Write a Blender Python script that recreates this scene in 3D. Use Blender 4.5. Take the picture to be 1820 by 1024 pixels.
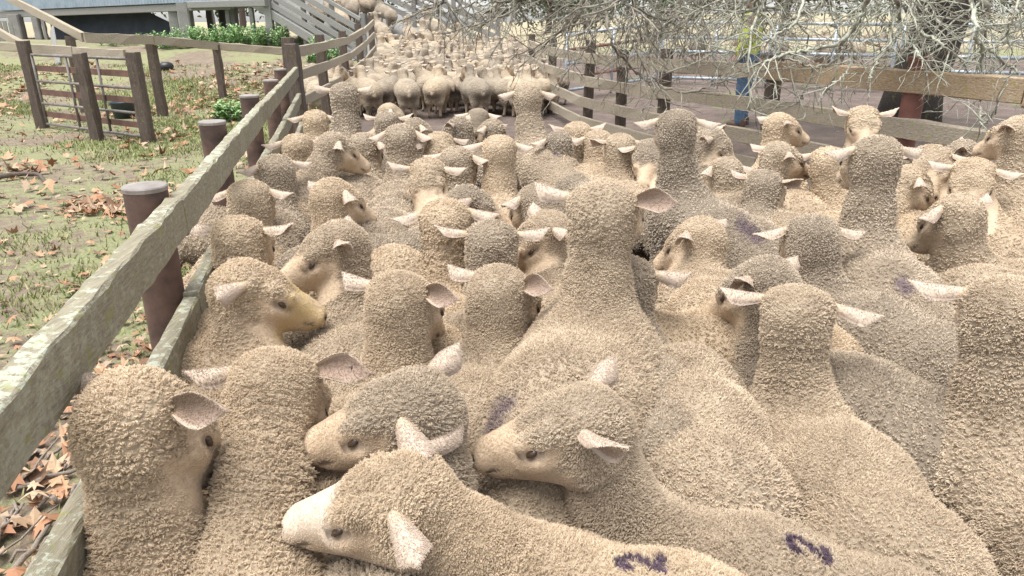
import bpy, math, random
import numpy as np
from mathutils import Vector, Matrix
R = math.radians
for o in list(bpy.data.objects): bpy.data.objects.remove(o)
scene = bpy.context.scene
COL = scene.collection
rng = np.random.default_rng(7); random.seed(7)

# ------------------------------------------------------------------ camera, sky, sun, exposure
CAMZ = 1.6; FPX = 1250.0; HZ = 38.0
PITCH = math.atan((512 - HZ) / FPX); CP, SP = math.cos(PITCH), math.sin(PITCH)
cam = bpy.data.objects.new('camera', bpy.data.cameras.new('camera')); COL.objects.link(cam)
cam.location = (0, 0, CAMZ); cam.rotation_euler = (math.pi / 2 - PITCH, 0, 0)
cam.data.sensor_width = 36; cam.data.lens = 36 * FPX / 1820; cam.data.clip_end = 2000; cam.data.clip_start = .02
scene.camera = cam
W = bpy.data.worlds.new('World'); scene.world = W; W.use_nodes = True
SUN_EL, SUN_AZ = R(74), R(235)          # azimuth clockwise from +Y
nt = W.node_tree; bg = nt.nodes['Background']
sky = nt.nodes.new('ShaderNodeTexSky'); sky.sky_type = 'NISHITA'; sky.sun_disc = False
sky.sun_elevation = SUN_EL; sky.sun_rotation = SUN_AZ; sky.dust_density = 1.5; sky.ozone_density = .4; sky.air_density = 1.0
hs = nt.nodes.new('ShaderNodeHueSaturation'); hs.inputs['Saturation'].default_value = .22   # overcast: grey-white sky
nt.links.new(sky.outputs[0], hs.inputs['Color']); nt.links.new(hs.outputs[0], bg.inputs[0]); bg.inputs[1].default_value = .082
sl = bpy.data.lights.new('sun', 'SUN'); sl.energy = 1.5; sl.angle = R(45); sl.color = (1, .97, .92)
so = bpy.data.objects.new('sun', sl); COL.objects.link(so)
sd = Vector((math.sin(SUN_AZ) * math.cos(SUN_EL), math.cos(SUN_AZ) * math.cos(SUN_EL), math.sin(SUN_EL)))
so.rotation_euler = (-sd).to_track_quat('-Z', 'Y').to_euler(); so.location = (0, 0, 30)
scene.view_settings.view_transform = 'Standard'; scene.view_settings.look = 'None'
scene.view_settings.exposure = 1.86; scene.view_settings.gamma = 1

# ------------------------------------------------------------------ helpers
def ray(px, py):
    xc, yc = (px - 910) / FPX, (512 - py) / FPX
    return np.array([xc, CP + SP * yc, -SP + CP * yc])
def Pt(px, py, t): return np.array([0, 0, CAMZ]) + ray(px, py) * t
def Pz(px, py, z):
    r = ray(px, py); return np.array([0, 0, CAMZ]) + r * ((z - CAMZ) / r[2])
def sst(a, b, x):
    t = np.clip((np.asarray(x, float) - a) / (b - a), 0, 1); return t * t * (3 - 2 * t)
def gz(x, y):
    x = np.asarray(x, float); y = np.asarray(y, float)
    amp = .95 + (.45 - .95) * sst(-6, -3, x)
    z = amp * sst(14, 23, y) + .25 * sst(2.0, 3.5, x) * sst(5, 9, y)
    z = z + sst(40, 140, y) * 2.2 * sst(-10, 40, x) + .02 * np.sin(x * 2.1 + y) * np.sin(y * 1.7 - x * .6)
    return z
def tag(o, label=None, cat=None, group=None, kind=None):
    if label: o['label'] = label
    if cat: o['category'] = cat
    if group: o['group'] = group
    if kind: o['kind'] = kind
    return o
def empty(name, loc, label=None, cat=None, group=None):
    o = bpy.data.objects.new(name, None); COL.objects.link(o); o.location = tuple(loc); o.empty_display_size = .1
    return tag(o, label, cat, group)
def link(o, parent=None):
    COL.objects.link(o)
    if parent is not None:
        o.parent = parent
        o.matrix_parent_inverse = Matrix.Identity(4)
    return o
def np_mesh(name, V, F, mat, smooth=True):
    """V (n,3); F list of (m,k) arrays of equal-size polygons"""
    me = bpy.data.meshes.new(name); V = np.asarray(V, np.float32)
    if not isinstance(F, list): F = [F]
    F = [np.asarray(f, np.int32) for f in F if len(f)]
    loops = np.concatenate([f.ravel() for f in F]); tot = np.concatenate([np.full(len(f), f.shape[1], np.int32) for f in F])
    st = np.concatenate([[0], np.cumsum(tot)[:-1]]).astype(np.int32)
    me.vertices.add(len(V)); me.vertices.foreach_set('co', V.ravel())
    me.loops.add(len(loops)); me.loops.foreach_set('vertex_index', loops)
    me.polygons.add(len(tot)); me.polygons.foreach_set('loop_start', st); me.polygons.foreach_set('loop_total', tot)
    me.polygons.foreach_set('use_smooth', np.full(len(tot), smooth))
    me.update(calc_edges=True); me.validate()
    if mat: me.materials.append(mat)
    return me
class MB:
    """collects shapes in world space; build() makes ONE mesh object, child of parent (an unrotated Empty) if given"""
    def __init__(s): s.V = []; s.Q = []; s.T = []; s.n = 0; s.c = []
    def add(s, V, Q=None, T=None, c=0.0):
        V = np.asarray(V, float)
        if Q is not None and len(Q): s.Q.append(np.asarray(Q) + s.n)
        if T is not None and len(T): s.T.append(np.asarray(T) + s.n)
        s.V.append(V); s.n += len(V); s.c.append(np.full(len(V), c) if np.isscalar(c) else c)
    def beam(s, a, b, w, h, up=(0, 0, 1), rough=0, seg=1, bev=.12):
        """squared timber a->b, width w (sideways), height h (up), bevelled edges, optional uneven surface"""
        a = np.asarray(a, float); b = np.asarray(b, float); d = b - a; L = np.linalg.norm(d); d /= L
        up = np.asarray(up, float); sdv = np.cross(d, up); sdv /= np.linalg.norm(sdv); u = np.cross(sdv, d)
        e = bev * min(w, h)
        prof = [(-w/2+e, -h/2), (w/2-e, -h/2), (w/2, -h/2+e), (w/2, h/2-e), (w/2-e, h/2), (-w/2+e, h/2), (-w/2, h/2-e), (-w/2, -h/2+e)]
        V = []
        for i in range(seg + 1):
            for (x, y) in prof:
                j = rng.normal(0, rough, 3) if rough else 0
                V.append(a + d * L * i / seg + sdv * x + u * y + j)
        Q = [(i*8+k, i*8+(k+1) % 8, (i+1)*8+(k+1) % 8, (i+1)*8+k) for i in range(seg) for k in range(8)]
        n = len(V); V.append(a); V.append(b)
        T = [(n, (k+1) % 8, k) for k in range(8)] + [(n+1, seg*8+k, seg*8+(k+1) % 8) for k in range(8)]
        s.add(V, Q, T)
    def tube(s, pts, rad, n=8, cap=True, c=0.0):
        pts = np.asarray(pts, float); m = len(pts); rad = np.broadcast_to(np.asarray(rad, float), (m,))
        tan = np.gradient(pts, axis=0); tan /= np.linalg.norm(tan, axis=1)[:, None] + 1e-9
        ref = np.array([0, 0, 1.]) if abs(tan[0][2]) < .9 else np.array([1., 0, 0])
        a = np.cross(tan, ref); a /= np.linalg.norm(a, axis=1)[:, None] + 1e-9; b = np.cross(tan, a)
        th = np.arange(n) * 2 * math.pi / n
        V = pts[:, None] + rad[:, None, None] * (np.cos(th)[None, :, None] * a[:, None] + np.sin(th)[None, :, None] * b[:, None])
        V = V.reshape(-1, 3)
        i = np.arange(m - 1)[:, None] * n; k = np.arange(n)[None]; k2 = (k + 1) % n
        Q = np.stack([i + k, i + k2, i + n + k2, i + n + k], -1).reshape(-1, 4)
        T = None
        if cap:
            V = np.concatenate([V, pts[:1], pts[-1:]]); kk = np.arange(n); z = m * n
            T = np.concatenate([np.stack([np.full(n, z), (kk+1) % n, kk], 1), np.stack([np.full(n, z+1), (m-1)*n+kk, (m-1)*n+(kk+1) % n], 1)])
        s.add(V, Q, T, c)
    def lathe(s, base, prof, n=20):
        base = np.asarray(base, float); th = np.arange(n) * 2 * math.pi / n
        V = [base + np.array([r*math.cos(t), r*math.sin(t), z]) for (r, z) in prof for t in th]
        m = len(prof)
        Q = [(i*n+k, i*n+(k+1) % n, (i+1)*n+(k+1) % n, (i+1)*n+k) for i in range(m-1) for k in range(n)]
        s.add(V, Q)
    def poly(s, pts): s.add(pts, [list(range(4))]) if len(pts) == 4 else s.add(pts, None, [list(range(3))])
    def build(s, name, mat, parent=None, smooth=False, bevel=0, attr=None):
        V = np.concatenate(s.V); F = []
        if s.Q: F.append(np.concatenate(s.Q))
        if s.T: F.append(np.concatenate(s.T))
        if parent is not None: V = V - np.array(parent.location)
        me = np_mesh(name, V, F, mat, smooth); o = bpy.data.objects.new(name, me); link(o, parent)
        if attr:
            at = me.attributes.new(attr, 'FLOAT', 'POINT'); at.data.foreach_set('value', np.concatenate(s.c).astype(np.float32))
        return o
# ---- materials
def new_mat(name):
    m = bpy.data.materials.new(name); m.use_nodes = True; n = m.node_tree
    return m, n, n.nodes['Principled BSDF']
def nd(t, typ, **kw):
    x = t.nodes.new(typ)
    for k, v in kw.items():
        if k in x.inputs: x.inputs[k].default_value = v
        else: setattr(x, k, v)
    return x
def ramp(t, fac, stops):
    r = t.nodes.new('ShaderNodeValToRGB'); e = r.color_ramp.elements
    e[0].position, e[0].color = stops[0][0], (*stops[0][1], 1); e[1].position, e[1].color = stops[-1][0], (*stops[-1][1], 1)
    for p, c in stops[1:-1]:
        x = e.new(p); x.color = (*c, 1)
    t.links.new(fac, r.inputs[0]); return r.outputs[0]
def mixc(t, fac, a, b, mode='MIX'):
    m = t.nodes.new('ShaderNodeMix'); m.data_type = 'RGBA'; m.blend_type = mode
    for s, v in ((m.inputs[0], fac), (m.inputs[6], a), (m.inputs[7], b)):
        if hasattr(v, 'is_linked') or hasattr(v, 'links'): t.links.new(v, s)
        else: s.default_value = v if np.isscalar(v) else (*v, 1)
    return m.outputs[2]
def math_(t, op, a, b=None, c=None, clamp=False):
    m = t.nodes.new('ShaderNodeMath'); m.operation = op; m.use_clamp = clamp
    for i, v in enumerate((a, b, c)):
        if v is None: continue
        if hasattr(v, 'links'): t.links.new(v, m.inputs[i])
        else: m.inputs[i].default_value = v
    return m.outputs[0]
def sstn(t, v, a, b):
    m = t.nodes.new('ShaderNodeMapRange'); m.interpolation_type = 'SMOOTHSTEP'
    t.links.new(v, m.inputs[0]); m.inputs[1].default_value = a; m.inputs[2].default_value = b; return m.outputs[0]
def noise(t, vec, scale, detail=2, rough=.5, out=0):
    n = nd(t, 'ShaderNodeTexNoise', Scale=scale, Detail=detail, Roughness=rough)
    if vec is not None: t.links.new(vec, n.inputs['Vector'])
    return n.outputs[out]
def objco(t, scale=None):
    c = t.nodes.new('ShaderNodeTexCoord')
    if scale is None: return c.outputs['Object']
    mp = nd(t, 'ShaderNodeMapping'); mp.inputs['Scale'].default_value = scale
    t.links.new(c.outputs['Object'], mp.inputs[0]); return mp.outputs[0]
def bump(t, p, h, strength=.5, dist=.01):
    b = nd(t, 'ShaderNodeBump', Strength=strength, Distance=dist); t.links.new(h, b.inputs['Height']); t.links.new(b.outputs[0], p.inputs['Normal'])
def wood_mat(name, c1, c2, lichen=None, lam=.5, grain=(1, 1, 14), rough=.85, bs=.6):
    m, t, p = new_mat(name); p.inputs['Roughness'].default_value = rough
    v = objco(t); g = noise(t, objco(t, grain), 9, 5, .65)
    c = ramp(t, g, [(.3, c1), (.7, c2)])
    if lichen:
        l = noise(t, v, 34, 6, .75); l2 = noise(t, v, 3.1, 2, .5)
        f = sstn(t, math_(t, 'ADD', l, math_(t, 'MULTIPLY', l2, .35)), .93 - lam * .25, 1.0 - lam * .25)
        gm = t.nodes.new('ShaderNodeNewGeometry'); sx = t.nodes.new('ShaderNodeSeparateXYZ'); t.links.new(gm.outputs['Normal'], sx.inputs[0])
        f = math_(t, 'MULTIPLY', f, math_(t, 'ADD', .35, math_(t, 'MULTIPLY', sstn(t, sx.outputs[2], .2, .8), .6)))
        c = mixc(t, f, c, lichen)
        l3 = noise(t, v, 23, 4, .6); f2 = sstn(t, l3, .58, .66); c = mixc(t, math_(t, 'MULTIPLY', f2, .6), c, tuple(x * .55 for x in (lichen[0] * 1.05, lichen[1], lichen[2] * .35)))
    t.links.new(c, p.inputs['Base Color'])
    h = math_(t, 'ADD', g, math_(t, 'MULTIPLY', noise(t, v, 60, 3), .5)); bump(t, p, h, bs, .012)
    return m
def flat_mat(name, c1, c2, scale=8, rough=.6, metal=0, bs=.2):
    m, t, p = new_mat(name); p.inputs['Roughness'].default_value = rough; p.inputs['Metallic'].default_value = metal
    n = noise(t, objco(t), scale, 5, .6); t.links.new(ramp(t, n, [(.35, c1), (.65, c2)]), p.inputs['Base Color']); bump(t, p, n, bs, .006)
    return m
# ------------------------------------------------------------------ sheep: one continuous body grown from blended volumes
def nz(v): v = np.asarray(v, float); return v / (np.linalg.norm(v) + 1e-12)
class Field:
    def __init__(s, lo, hi, h):
        s.h = h; s.lo = np.asarray(lo, float); s.n = np.ceil((np.asarray(hi) - s.lo) / h).astype(int) + 1
        s.D = np.full(s.n, .3, np.float32)
        s.ax = [(s.lo[i] + h * np.arange(s.n[i])).astype(np.float32) for i in range(3)]
    def sub(s, lo, hi):
        i0 = np.maximum(np.floor((lo - s.lo) / s.h).astype(int), 0); i1 = np.minimum(np.ceil((hi - s.lo) / s.h).astype(int) + 1, s.n)
        if (i1 <= i0).any(): return None, None
        sl_ = tuple(slice(a, b) for a, b in zip(i0, i1))
        return sl_, (s.ax[0][sl_[0]][:, None, None], s.ax[1][sl_[1]][None, :, None], s.ax[2][sl_[2]][None, None, :])
    def cone(s, a, b, ra, rb, k=.05, ys=1.0, carve=False):
        """round cone a->b; ys widens it sideways (local y)"""
        a = np.asarray(a, float); b = np.asarray(b, float); m = max(ra, rb) * max(ys, 1) + k + 2 * s.h
        sl_, g = s.sub(np.minimum(a, b) - m, np.maximum(a, b) + m)
        if sl_ is None: return
        a = a.astype(np.float32); ba = (b - a).astype(np.float32); L2 = float(ba @ ba) + 1e-9
        X, Y, Z = g[0] - a[0], (g[1] - a[1]) / np.float32(ys), g[2] - a[2]
        by = ba[1] / ys; L2 = float(ba[0]**2 + by**2 + ba[2]**2) + 1e-9
        t = np.clip((X * ba[0] + Y * by + Z * ba[2]) / L2, 0, 1)
        d = np.sqrt((X - t*ba[0])**2 + (Y - t*by)**2 + (Z - t*ba[2])**2) - (ra + (rb - ra) * t)
        D = s.D[sl_]
        if carve:
            hh = np.clip(.5 - .5*(D + d)/k, 0, 1); s.D[sl_] = D*(1-hh) - d*hh + k*hh*(1-hh)
        else:
            hh = np.clip(.5 + .5*(D - d)/k, 0, 1); s.D[sl_] = D*(1-hh) + d*hh - k*hh*(1-hh)
    def mesh(s):
        """surface nets"""
        D = s.D; n = s.n; ins = D < 0
        c = np.zeros(n - 1, np.int8)
        for i in (0, 1):
            for j in (0, 1):
                for k in (0, 1): c += ins[i:n[0]-1+i, j:n[1]-1+j, k:n[2]-1+k]
        idx = np.argwhere((c > 0) & (c < 8)); N = len(idx)
        lut = np.full(n - 1, -1, np.int32); lut[tuple(idx.T)] = np.arange(N)
        acc = np.zeros((N, 3)); cnt = np.zeros(N)
        cor = np.array([(i, j, k) for i in (0, 1) for j in (0, 1) for k in (0, 1)])
        val = np.stack([D[tuple((idx + q).T)] for q in cor], 1)
        for e0 in range(8):
            for e1 in range(e0 + 1, 8):
                df = cor[e1] - cor[e0]
                if np.abs(df).sum() != 1: continue
                a, b = val[:, e0], val[:, e1]; m = (a < 0) != (b < 0)
                t = np.where(m, a / np.where(m, a - b, 1), 0)
                acc += np.where(m[:, None], cor[e0] + t[:, None] * df, 0); cnt += m
        V = s.lo + (idx + acc / cnt[:, None]) * s.h
        Q = []
        for ax in range(3):
            sl0 = [slice(1, n[i]-1) for i in range(3)]; sl1 = list(sl0); sl0[ax] = slice(0, n[ax]-1); sl1[ax] = slice(1, n[ax])
            A, B = ins[tuple(sl0)], ins[tuple(sl1)]; f = np.argwhere(A != B)
            off = np.ones(3, int); off[ax] = 0; p = f + off
            u, v = (ax+1) % 3, (ax+2) % 3; du = np.zeros(3, int); du[u] = 1; dv = np.zeros(3, int); dv[v] = 1
            q = np.stack([lut[tuple(x.T)] for x in (p - du - dv, p - dv, p, p - du)], 1)
            fl = ~A[tuple(f.T)]; q[fl] = q[fl][:, ::-1]
            Q.append(q)
        Q = np.concatenate(Q); Q = Q[(Q >= 0).all(1)]
        # one smoothing pass
        for _ in range(2):
            e = np.concatenate([Q[:, [0, 1]], Q[:, [1, 2]], Q[:, [2, 3]], Q[:, [3, 0]]]); S = np.zeros_like(V); K = np.zeros(len(V))
            for k in range(3): S[:, k] = np.bincount(e[:, 0], V[e[:, 1], k], len(V)) + np.bincount(e[:, 1], V[e[:, 0], k], len(V))
            K = np.bincount(e[:, 0], minlength=len(V)) + np.bincount(e[:, 1], minlength=len(V))
            V = V * .5 + .5 * S / np.maximum(K, 1)[:, None]
        return V, Q
def seg_dist(V, a, b):
    ba = b - a; t = np.clip(((V - a) @ ba) / (ba @ ba + 1e-9), 0, 1); return np.linalg.norm(V - a - t[:, None] * ba, axis=1), t
def ear_mesh(base, e, n, L, wmax, roll):
    e = nz(e); n = n - e * (n @ e); n = nz(n); w = np.cross(e, n)
    ca, sa = math.cos(roll), math.sin(roll); n, w = n*ca + w*sa, w*ca - n*sa
    m, q = 11, 8; V = []; inn = []
    for i in range(m):
        t = i / (m - 1); wd = wmax * (.55 + .45*math.sin(math.pi/2*min(t/.5, 1)) if t < .5 else math.cos((t-.5)/.5*math.pi/2)**.7) + .001
        curl = 1.3 * (1 - t ** 2.2) + .15
        ctr = base + e * (L * t) + n * (.012 * math.sin(t * 2.5)) - np.array([0, 0, .016])*t*t
        for side in (0, 1):
            for j in range(q):
                sx = -1 + 2 * j / (q - 1) if side == 0 else 1 - 2 * j / (q - 1)
                ang = sx * curl * 1.25
                x = wd * math.sin(ang) / max(1.0, curl); y = wd * (1 - math.cos(ang)) / max(1., curl)
                th = .0055 * (1 - abs(sx) ** 3) * (1 - .5 * t) + .0012
                V.append(ctr + w * x + n * (y + (-th if side == 0 else th))); inn.append(float(side) * (1 - abs(sx) ** 4))
    r = 2 * q
    Q = [(i*r+k, i*r+(k+1) % r, (i+1)*r+(k+1) % r, (i+1)*r+k) for i in range(m-1) for k in range(r)] + [((m-1)*r+k, (m-1)*r+k+1, (m-1)*r+r-2-k, (m-1)*r+r-1-k) for k in range(q-1)]
    return np.array(V), np.array(Q), np.array(inn)
STROKE2 = np.array([(-.5, .55), (-.3, .9), (.1, 1), (.45, .8), (.5, .45), (.2, .0), (-.25, -.55), (-.55, -.95), (0, -.9), (.6, -.85)])
def lock(p, wq, cell, sd):
    """nearest lock centre on a warped, jittered lattice"""
    wp = wq + .35*cell*np.sin(wq[:, [1, 2, 0]]*2.1/cell + sd)
    ci = np.floor(wp/cell - .5).astype(np.int64); best = np.full(len(p), 9e9); sec = best.copy(); bc = np.zeros_like(p); bid = np.zeros(len(p))
    for dx in (0, 1):
        for dy in (0, 1):
            for dz in (0, 1):
                q = ci + [dx, dy, dz]; hs = [np.modf(np.abs(np.sin(q @ np.array(k) + sd)*43758.5453))[0] for k in ((12.99, 78.23, 37.72), (39.34, 11.13, 83.15), (73.15, 52.23, 9.15))]
                ctr = (q + np.stack(hs, 1))*cell; dd = ((ctr - wp)**2).sum(1); m = dd < best; sec = np.minimum(sec, np.where(m, best, dd))
                best[m] = dd[m]; bc[m] = (ctr - wp)[m]; bid[m] = hs[0][m]
    return bc, np.sqrt(best)/cell, bid, np.exp(-((np.sqrt(sec) - np.sqrt(best))/cell/.26)**2)
def sheep_geom(P, yaw, pitch, lift=0., bend=0., h=.012, ears=((.05, .25, 0), (.05, .25, 0)), mark=None, roll=0., fat=1.0, seed=0, legs=True, sway=0., wool_=1.0, hs=1.06, zo=0., yel=0., wht=0.):
    """P poll (top of head) in sheep space: withers over the origin, body along -x, yaw/pitch of the nose in sheep space."""
    rg = np.random.default_rng(seed); P = np.asarray(P, float)
    hv = np.array([math.cos(yaw)*math.cos(pitch), math.sin(yaw)*math.cos(pitch), -math.sin(pitch)])
    lv = nz(np.cross([0, 0, 1], hv)); uv = np.cross(hv, lv)
    if roll: lv, uv = lv*math.cos(roll) + uv*math.sin(roll), uv*math.cos(roll) - lv*math.sin(roll)
    HS = 1.03*hs
    hp = lambda a, b, c=0: P + (hv*a + uv*b + lv*c)*HS
    f = Field(np.minimum([-1.0, -.36, 0], P - .3), np.maximum([.3, .36, .9], P + .32), h)
    F_ = fat; z0 = .47 + zo; B = lambda x: sway * x * x                     # sideways curve of the barrel
    f.cone((-.04, B(.04), z0+lift), (-.28, B(.34), z0+.01+lift*.55), .168*F_, .186*F_, .05, 1.1)
    f.cone((-.28, B(.34), z0+.01+lift*.55), (-.53, B(.66), z0+.02), .186*F_, .166*F_, .06, 1.1)
    f.cone((-.53, B(.66), z0+.02), (-.63, B(.77), z0), .166*F_, .125*F_, .06, 1.08)
    for s_ in (1, -1):
        f.cone((-.06, s_*.075, z0-.03+lift), (-.04, s_*.085, z0-.17+lift*.6), .105, .075, .07)
        f.cone((-.53, B(.66)+s_*.085, z0-.02), (-.58, B(.7)+s_*.09, z0-.2), .115, .075, .07)
    f.cone((.06, 0, z0-.03+lift), (-.05, 0, z0-.1+lift), .12, .12, .07)
    A = np.array([-.05, 0, z0+.06+lift]); HB = hp(-.015, -.095)
    M = A*.45 + HB*.55 + np.array([.03, 0, .0])
    f.cone(A, M, .106, .074, .07); f.cone(M, HB, .074, .060*wool_, .04)
    f.cone((.05, 0, z0-.02+lift), M - [0, 0, .05], .095, .068, .06)      # throat
    # head
    f.cone(hp(-.004, -.088), hp(.045, -.084), .075*wool_, .074, .03); f.cone(hp(.0, -.06, .040), hp(.0, -.06, -.040), .048, .048, .03)
    f.cone(hp(.012, -.062), hp(.055, -.062), .064*wool_, .06, .03)
    f.cone(hp(.05, -.088), hp(.196, -.098), .068, .034, .03)
    f.cone(hp(.07, -.064), hp(.198, -.084), .046, .022, .025)            # bridge of the nose
    f.cone(hp(.212, -.099, .012), hp(.212, -.099, -.012), .027, .027, .016)
    f.cone(hp(.02, -.125, .022), hp(.18, -.124), .062, .02, .03)
    f.cone(hp(.02, -.125, -.022), hp(.18, -.124), .062, .02, .03)
    f.cone(hp(.193, -.125), hp(.206, -.122), .02, .017, .012)          # lower lip
    for s_ in (1, -1):
        f.cone(hp(.068, -.048, s_*.06), hp(.122, -.06, s_*.052), .026, .015, .018)   # brow
        f.cone(hp(.09, -.088, s_*.06), hp(.12, -.1, s_*.045), .026, .02, .03)      # cheekbone
        f.cone(hp(.095, -.07, s_*.083), hp(.107, -.074, s_*.078), .013, .011, .014, carve=True)
        if h < .008: f.cone(hp(.228, -.088, s_*.024), hp(.238, -.1, s_*.014), .0065, .0045, .005, carve=True)
    if legs:
        for s_ in (1, -1):
            f.cone((-.045, s_*.09, z0-.16+lift*.6), (-.03, s_*.09, .3), .068, .042, .04)
            f.cone((-.03, s_*.09, .3), (-.045, s_*.09, .06), .034, .022, .02); f.cone((-.045, s_*.09, .06), (-.02, s_*.09, .028), .026, .03, .015)
            f.cone((-.57, B(.7)+s_*.1, z0-.17), (-.62, B(.76)+s_*.1, .26), .075, .04, .04)
            f.cone((-.62, B(.76)+s_*.1, .26), (-.59, B(.73)+s_*.1, .06), .034, .022, .02); f.cone((-.59, B(.73)+s_*.1, .06), (-.565, B(.7)+s_*.1, .028), .026, .03, .015)
        f.cone((-.72, B(.86), z0+.03), (-.77, B(.9), z0-.06), .04, .026, .03)        # docked tail
    V, Q = f.mesh()
    # masks in head space
    d = (V - P)/HS; a, b, c = d @ hv, d @ uv, d @ lv
    near = (np.linalg.norm(V - hp(.1, -.08), axis=1) < .22) & (np.abs(c) < .115)
    wob = .012*np.sin(V[:, 0]*90 + V[:, 2]*60) + .008*np.sin(V[:, 1]*130 + 1)
    face = sst(.07, .125, a - b*.15 + wob + np.where(b < -.05, .0, -.03) - .1*np.maximum(-.15 - b, 0)) * near
    ck = sst(.02, .07, a + wob) * sst(-.045, -.075, b) * sst(-.175, -.15, b) * sst(-.01, .03, a) * near; face = np.maximum(face, ck * .85)
    leg = sst(.28, .2, V[:, 2] + wob); face = np.maximum(face, leg)
    face *= np.where(near, sst(-.205, -.16, b), 1.); face = np.maximum(face, leg); nos = np.zeros(len(V))
    for s_ in (1, -1):
        q, _ = seg_dist(V, hp(.229, -.088, s_*.026), hp(.24, -.1, s_*.013)); nos = np.maximum(nos, sst(.014, .006, q))
        q, _ = seg_dist(V, hp(.234, -.113, s_*.008), hp(.165, -.119, s_*.046)); nos = np.maximum(nos, .75*sst(.0105, .004, q))
        q, _ = seg_dist(V, hp(.08, -.072, s_*.08), hp(.125, -.08, s_*.062)); nos = np.maximum(nos, .55*sst(.015, .005, q))
    nos = np.maximum(nos, sst(.05, .03, V[:, 2])*.8)
    nt_ = near*sst(.09, .13, a)*sst(-.19, -.15, b); yl = yel*nt_*np.clip(.75 + .5*np.sin(V[:, 0]*70)*np.sin(V[:, 2]*60), 0, 1); wh = wht*nt_*sst(-.13, -.07, b)
    # dung-stained crutch and belly
    dirt = sst(-.58, -.70, V[:, 0]) * sst(.5, .36, V[:, 2] + wob) * .8 + sst(.3, .2, V[:, 2]) * .3
    # wool flow: locks lie in bands across the neck
    nd_ = nz(HB - A); q, t = seg_dist(V, A, HB); wn = sst(.05, .35, t) * sst(1.05, .8, t)
    wc = V + nd_[None] * ((V - A) @ nd_)[:, None] * .75 * sst(-.05, .3, ((V - A) @ nd_))[:, None] * (wn > -1)[:, None]
    wc[:, 0] *= 1.15
    c_ = np.cross(V[Q[:, 2]] - V[Q[:, 0]], V[Q[:, 3]] - V[Q[:, 1]]); vn = np.zeros_like(V)
    for k in range(3):
        for i in range(4): vn[:, k] += np.bincount(Q[:, i], c_[:, k], len(V))
    vn /= np.linalg.norm(vn, axis=1)[:, None] + 1e-12; wl = (1 - face)
    if h < .012:
        sN = (V - A) @ nd_; ph = 1.6*np.sin(V[:, 0]*17 + seed) + 1.3*np.sin(V[:, 1]*23 + seed*2) + .9*np.sin(V[:, 2]*31)
        rid = np.sin(sN*(200 + 30*math.sin(seed)) + ph)*.6 + .4*np.sin(sN*410 + 2.3*ph)
        wrk = rg.uniform(.002, .006)*sst(.05, .3, sN)*sst(1.0, .8, t)*np.clip(.6 + .5*np.sin(V[:, 1]*14 + seed), 0, 1)
        _, F1, fid, cr = lock(V, wc, .0145, seed*.37); pat = np.clip(.68 + .5*np.sin(V[:, 0]*8 + seed)*np.sin(V[:, 2]*9 + V[:, 1]*7 + 1), .15, 1); lump = (.002*(.6 - 1.2*np.clip(F1, 0, 1)**2) - .004*cr)*pat
        V = V + vn*((rid*wrk + lump)*wl)[:, None]
    mk = np.zeros(len(V))
    for (kind, mx, my, sz, an) in (mark or ()):
        top = (V[:, 2] > z0 + .02)*(seg_dist(V, A + (HB - A)*.25, HB)[0] > .135)
        lx, ly = (V[:, 0] - mx), (V[:, 1] - my)
        ux, uy = (lx*math.cos(an) + ly*math.sin(an))/sz, (-lx*math.sin(an) + ly*math.cos(an))/sz
        if kind == '2':
            q = np.full(len(V), 9.)
            pp = np.stack([ux, uy], 1)
            for s0, s1 in zip(STROKE2[:-1], STROKE2[1:]):
                q = np.minimum(q, seg_dist(pp, s0, s1)[0])
            mk = np.maximum(mk, sst(.34, .2, q + .05*np.sin(V[:, 0]*300)*np.sin(V[:, 1]*270)) * top)
        else:
            rr = np.sqrt(ux**2 + (uy*1.35)**2) + .18*np.sin(ux*6 + seed) * np.sin(uy*5) + .12*np.sin(ux*14)*np.sin(uy*13)
            mk = np.maximum(mk, sst(1.1, .4, rr) * .72 * top)
    ear = np.zeros(len(V)); earin = np.zeros(len(V)); Vs, Qs = [V], [Q]; n0 = len(V)
    for s_, (el, bk, rl) in zip((1, -1), ears):
        e = lv*s_ + uv*el - hv*bk; nn = hv*.75*max(0, 1-bk) - uv*.45 + lv*s_*(.1 + .8*bk)
        if isinstance(rl, tuple): nn = hv*rl[0] + uv*rl[1] + lv*s_*rl[2]; rl = 0.
        eV, eQ, ei = ear_mesh(hp(-.004, -.044, s_*.078), e, nn, .114*rg.uniform(.9, 1.1), .034, rl*s_)
        eQ = eQ[:, ::-1]
        Vs.append(eV); Qs.append(eQ + n0); n0 += len(eV)
        face = np.append(face, np.ones(len(eV))); ear = np.append(ear, sst(.085, .12, np.linalg.norm(eV - hp(0, -.055), axis=1))); earin = np.append(earin, ei)
        nos = np.append(nos, np.zeros(len(eV))); mk = np.append(mk, np.zeros(len(eV))); wc = np.concatenate([wc, eV]); dirt = np.append(dirt, np.zeros(len(eV))); yl = np.append(yl, np.zeros(len(eV))); wh = np.append(wh, np.zeros(len(eV)))
    V = np.concatenate(Vs); Q = np.concatenate(Qs)
    info = dict(hc=hp(.03, -.08), eyes=[hp(.098, -.071, s_*.066) for s_ in (1, -1)], hv=hv, uv=uv, lv=lv,
                tagpos=[hp(-.004, -.044, s_*.078) + nz(lv*s_ + uv*e_[0] - hv*e_[1])*.075 + nz(hv*.75 - uv*.45)*(-.004) for s_, e_ in zip((1, -1), ears)])
    return V, Q, dict(face=face, ear=ear, earin=earin, nos=nos, mark=mk, dirt=dirt, yl=yl, wh=wh, wc=wc, rnd=np.full(len(V), np.random.default_rng(seed*7 + 3).random())), info
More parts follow.
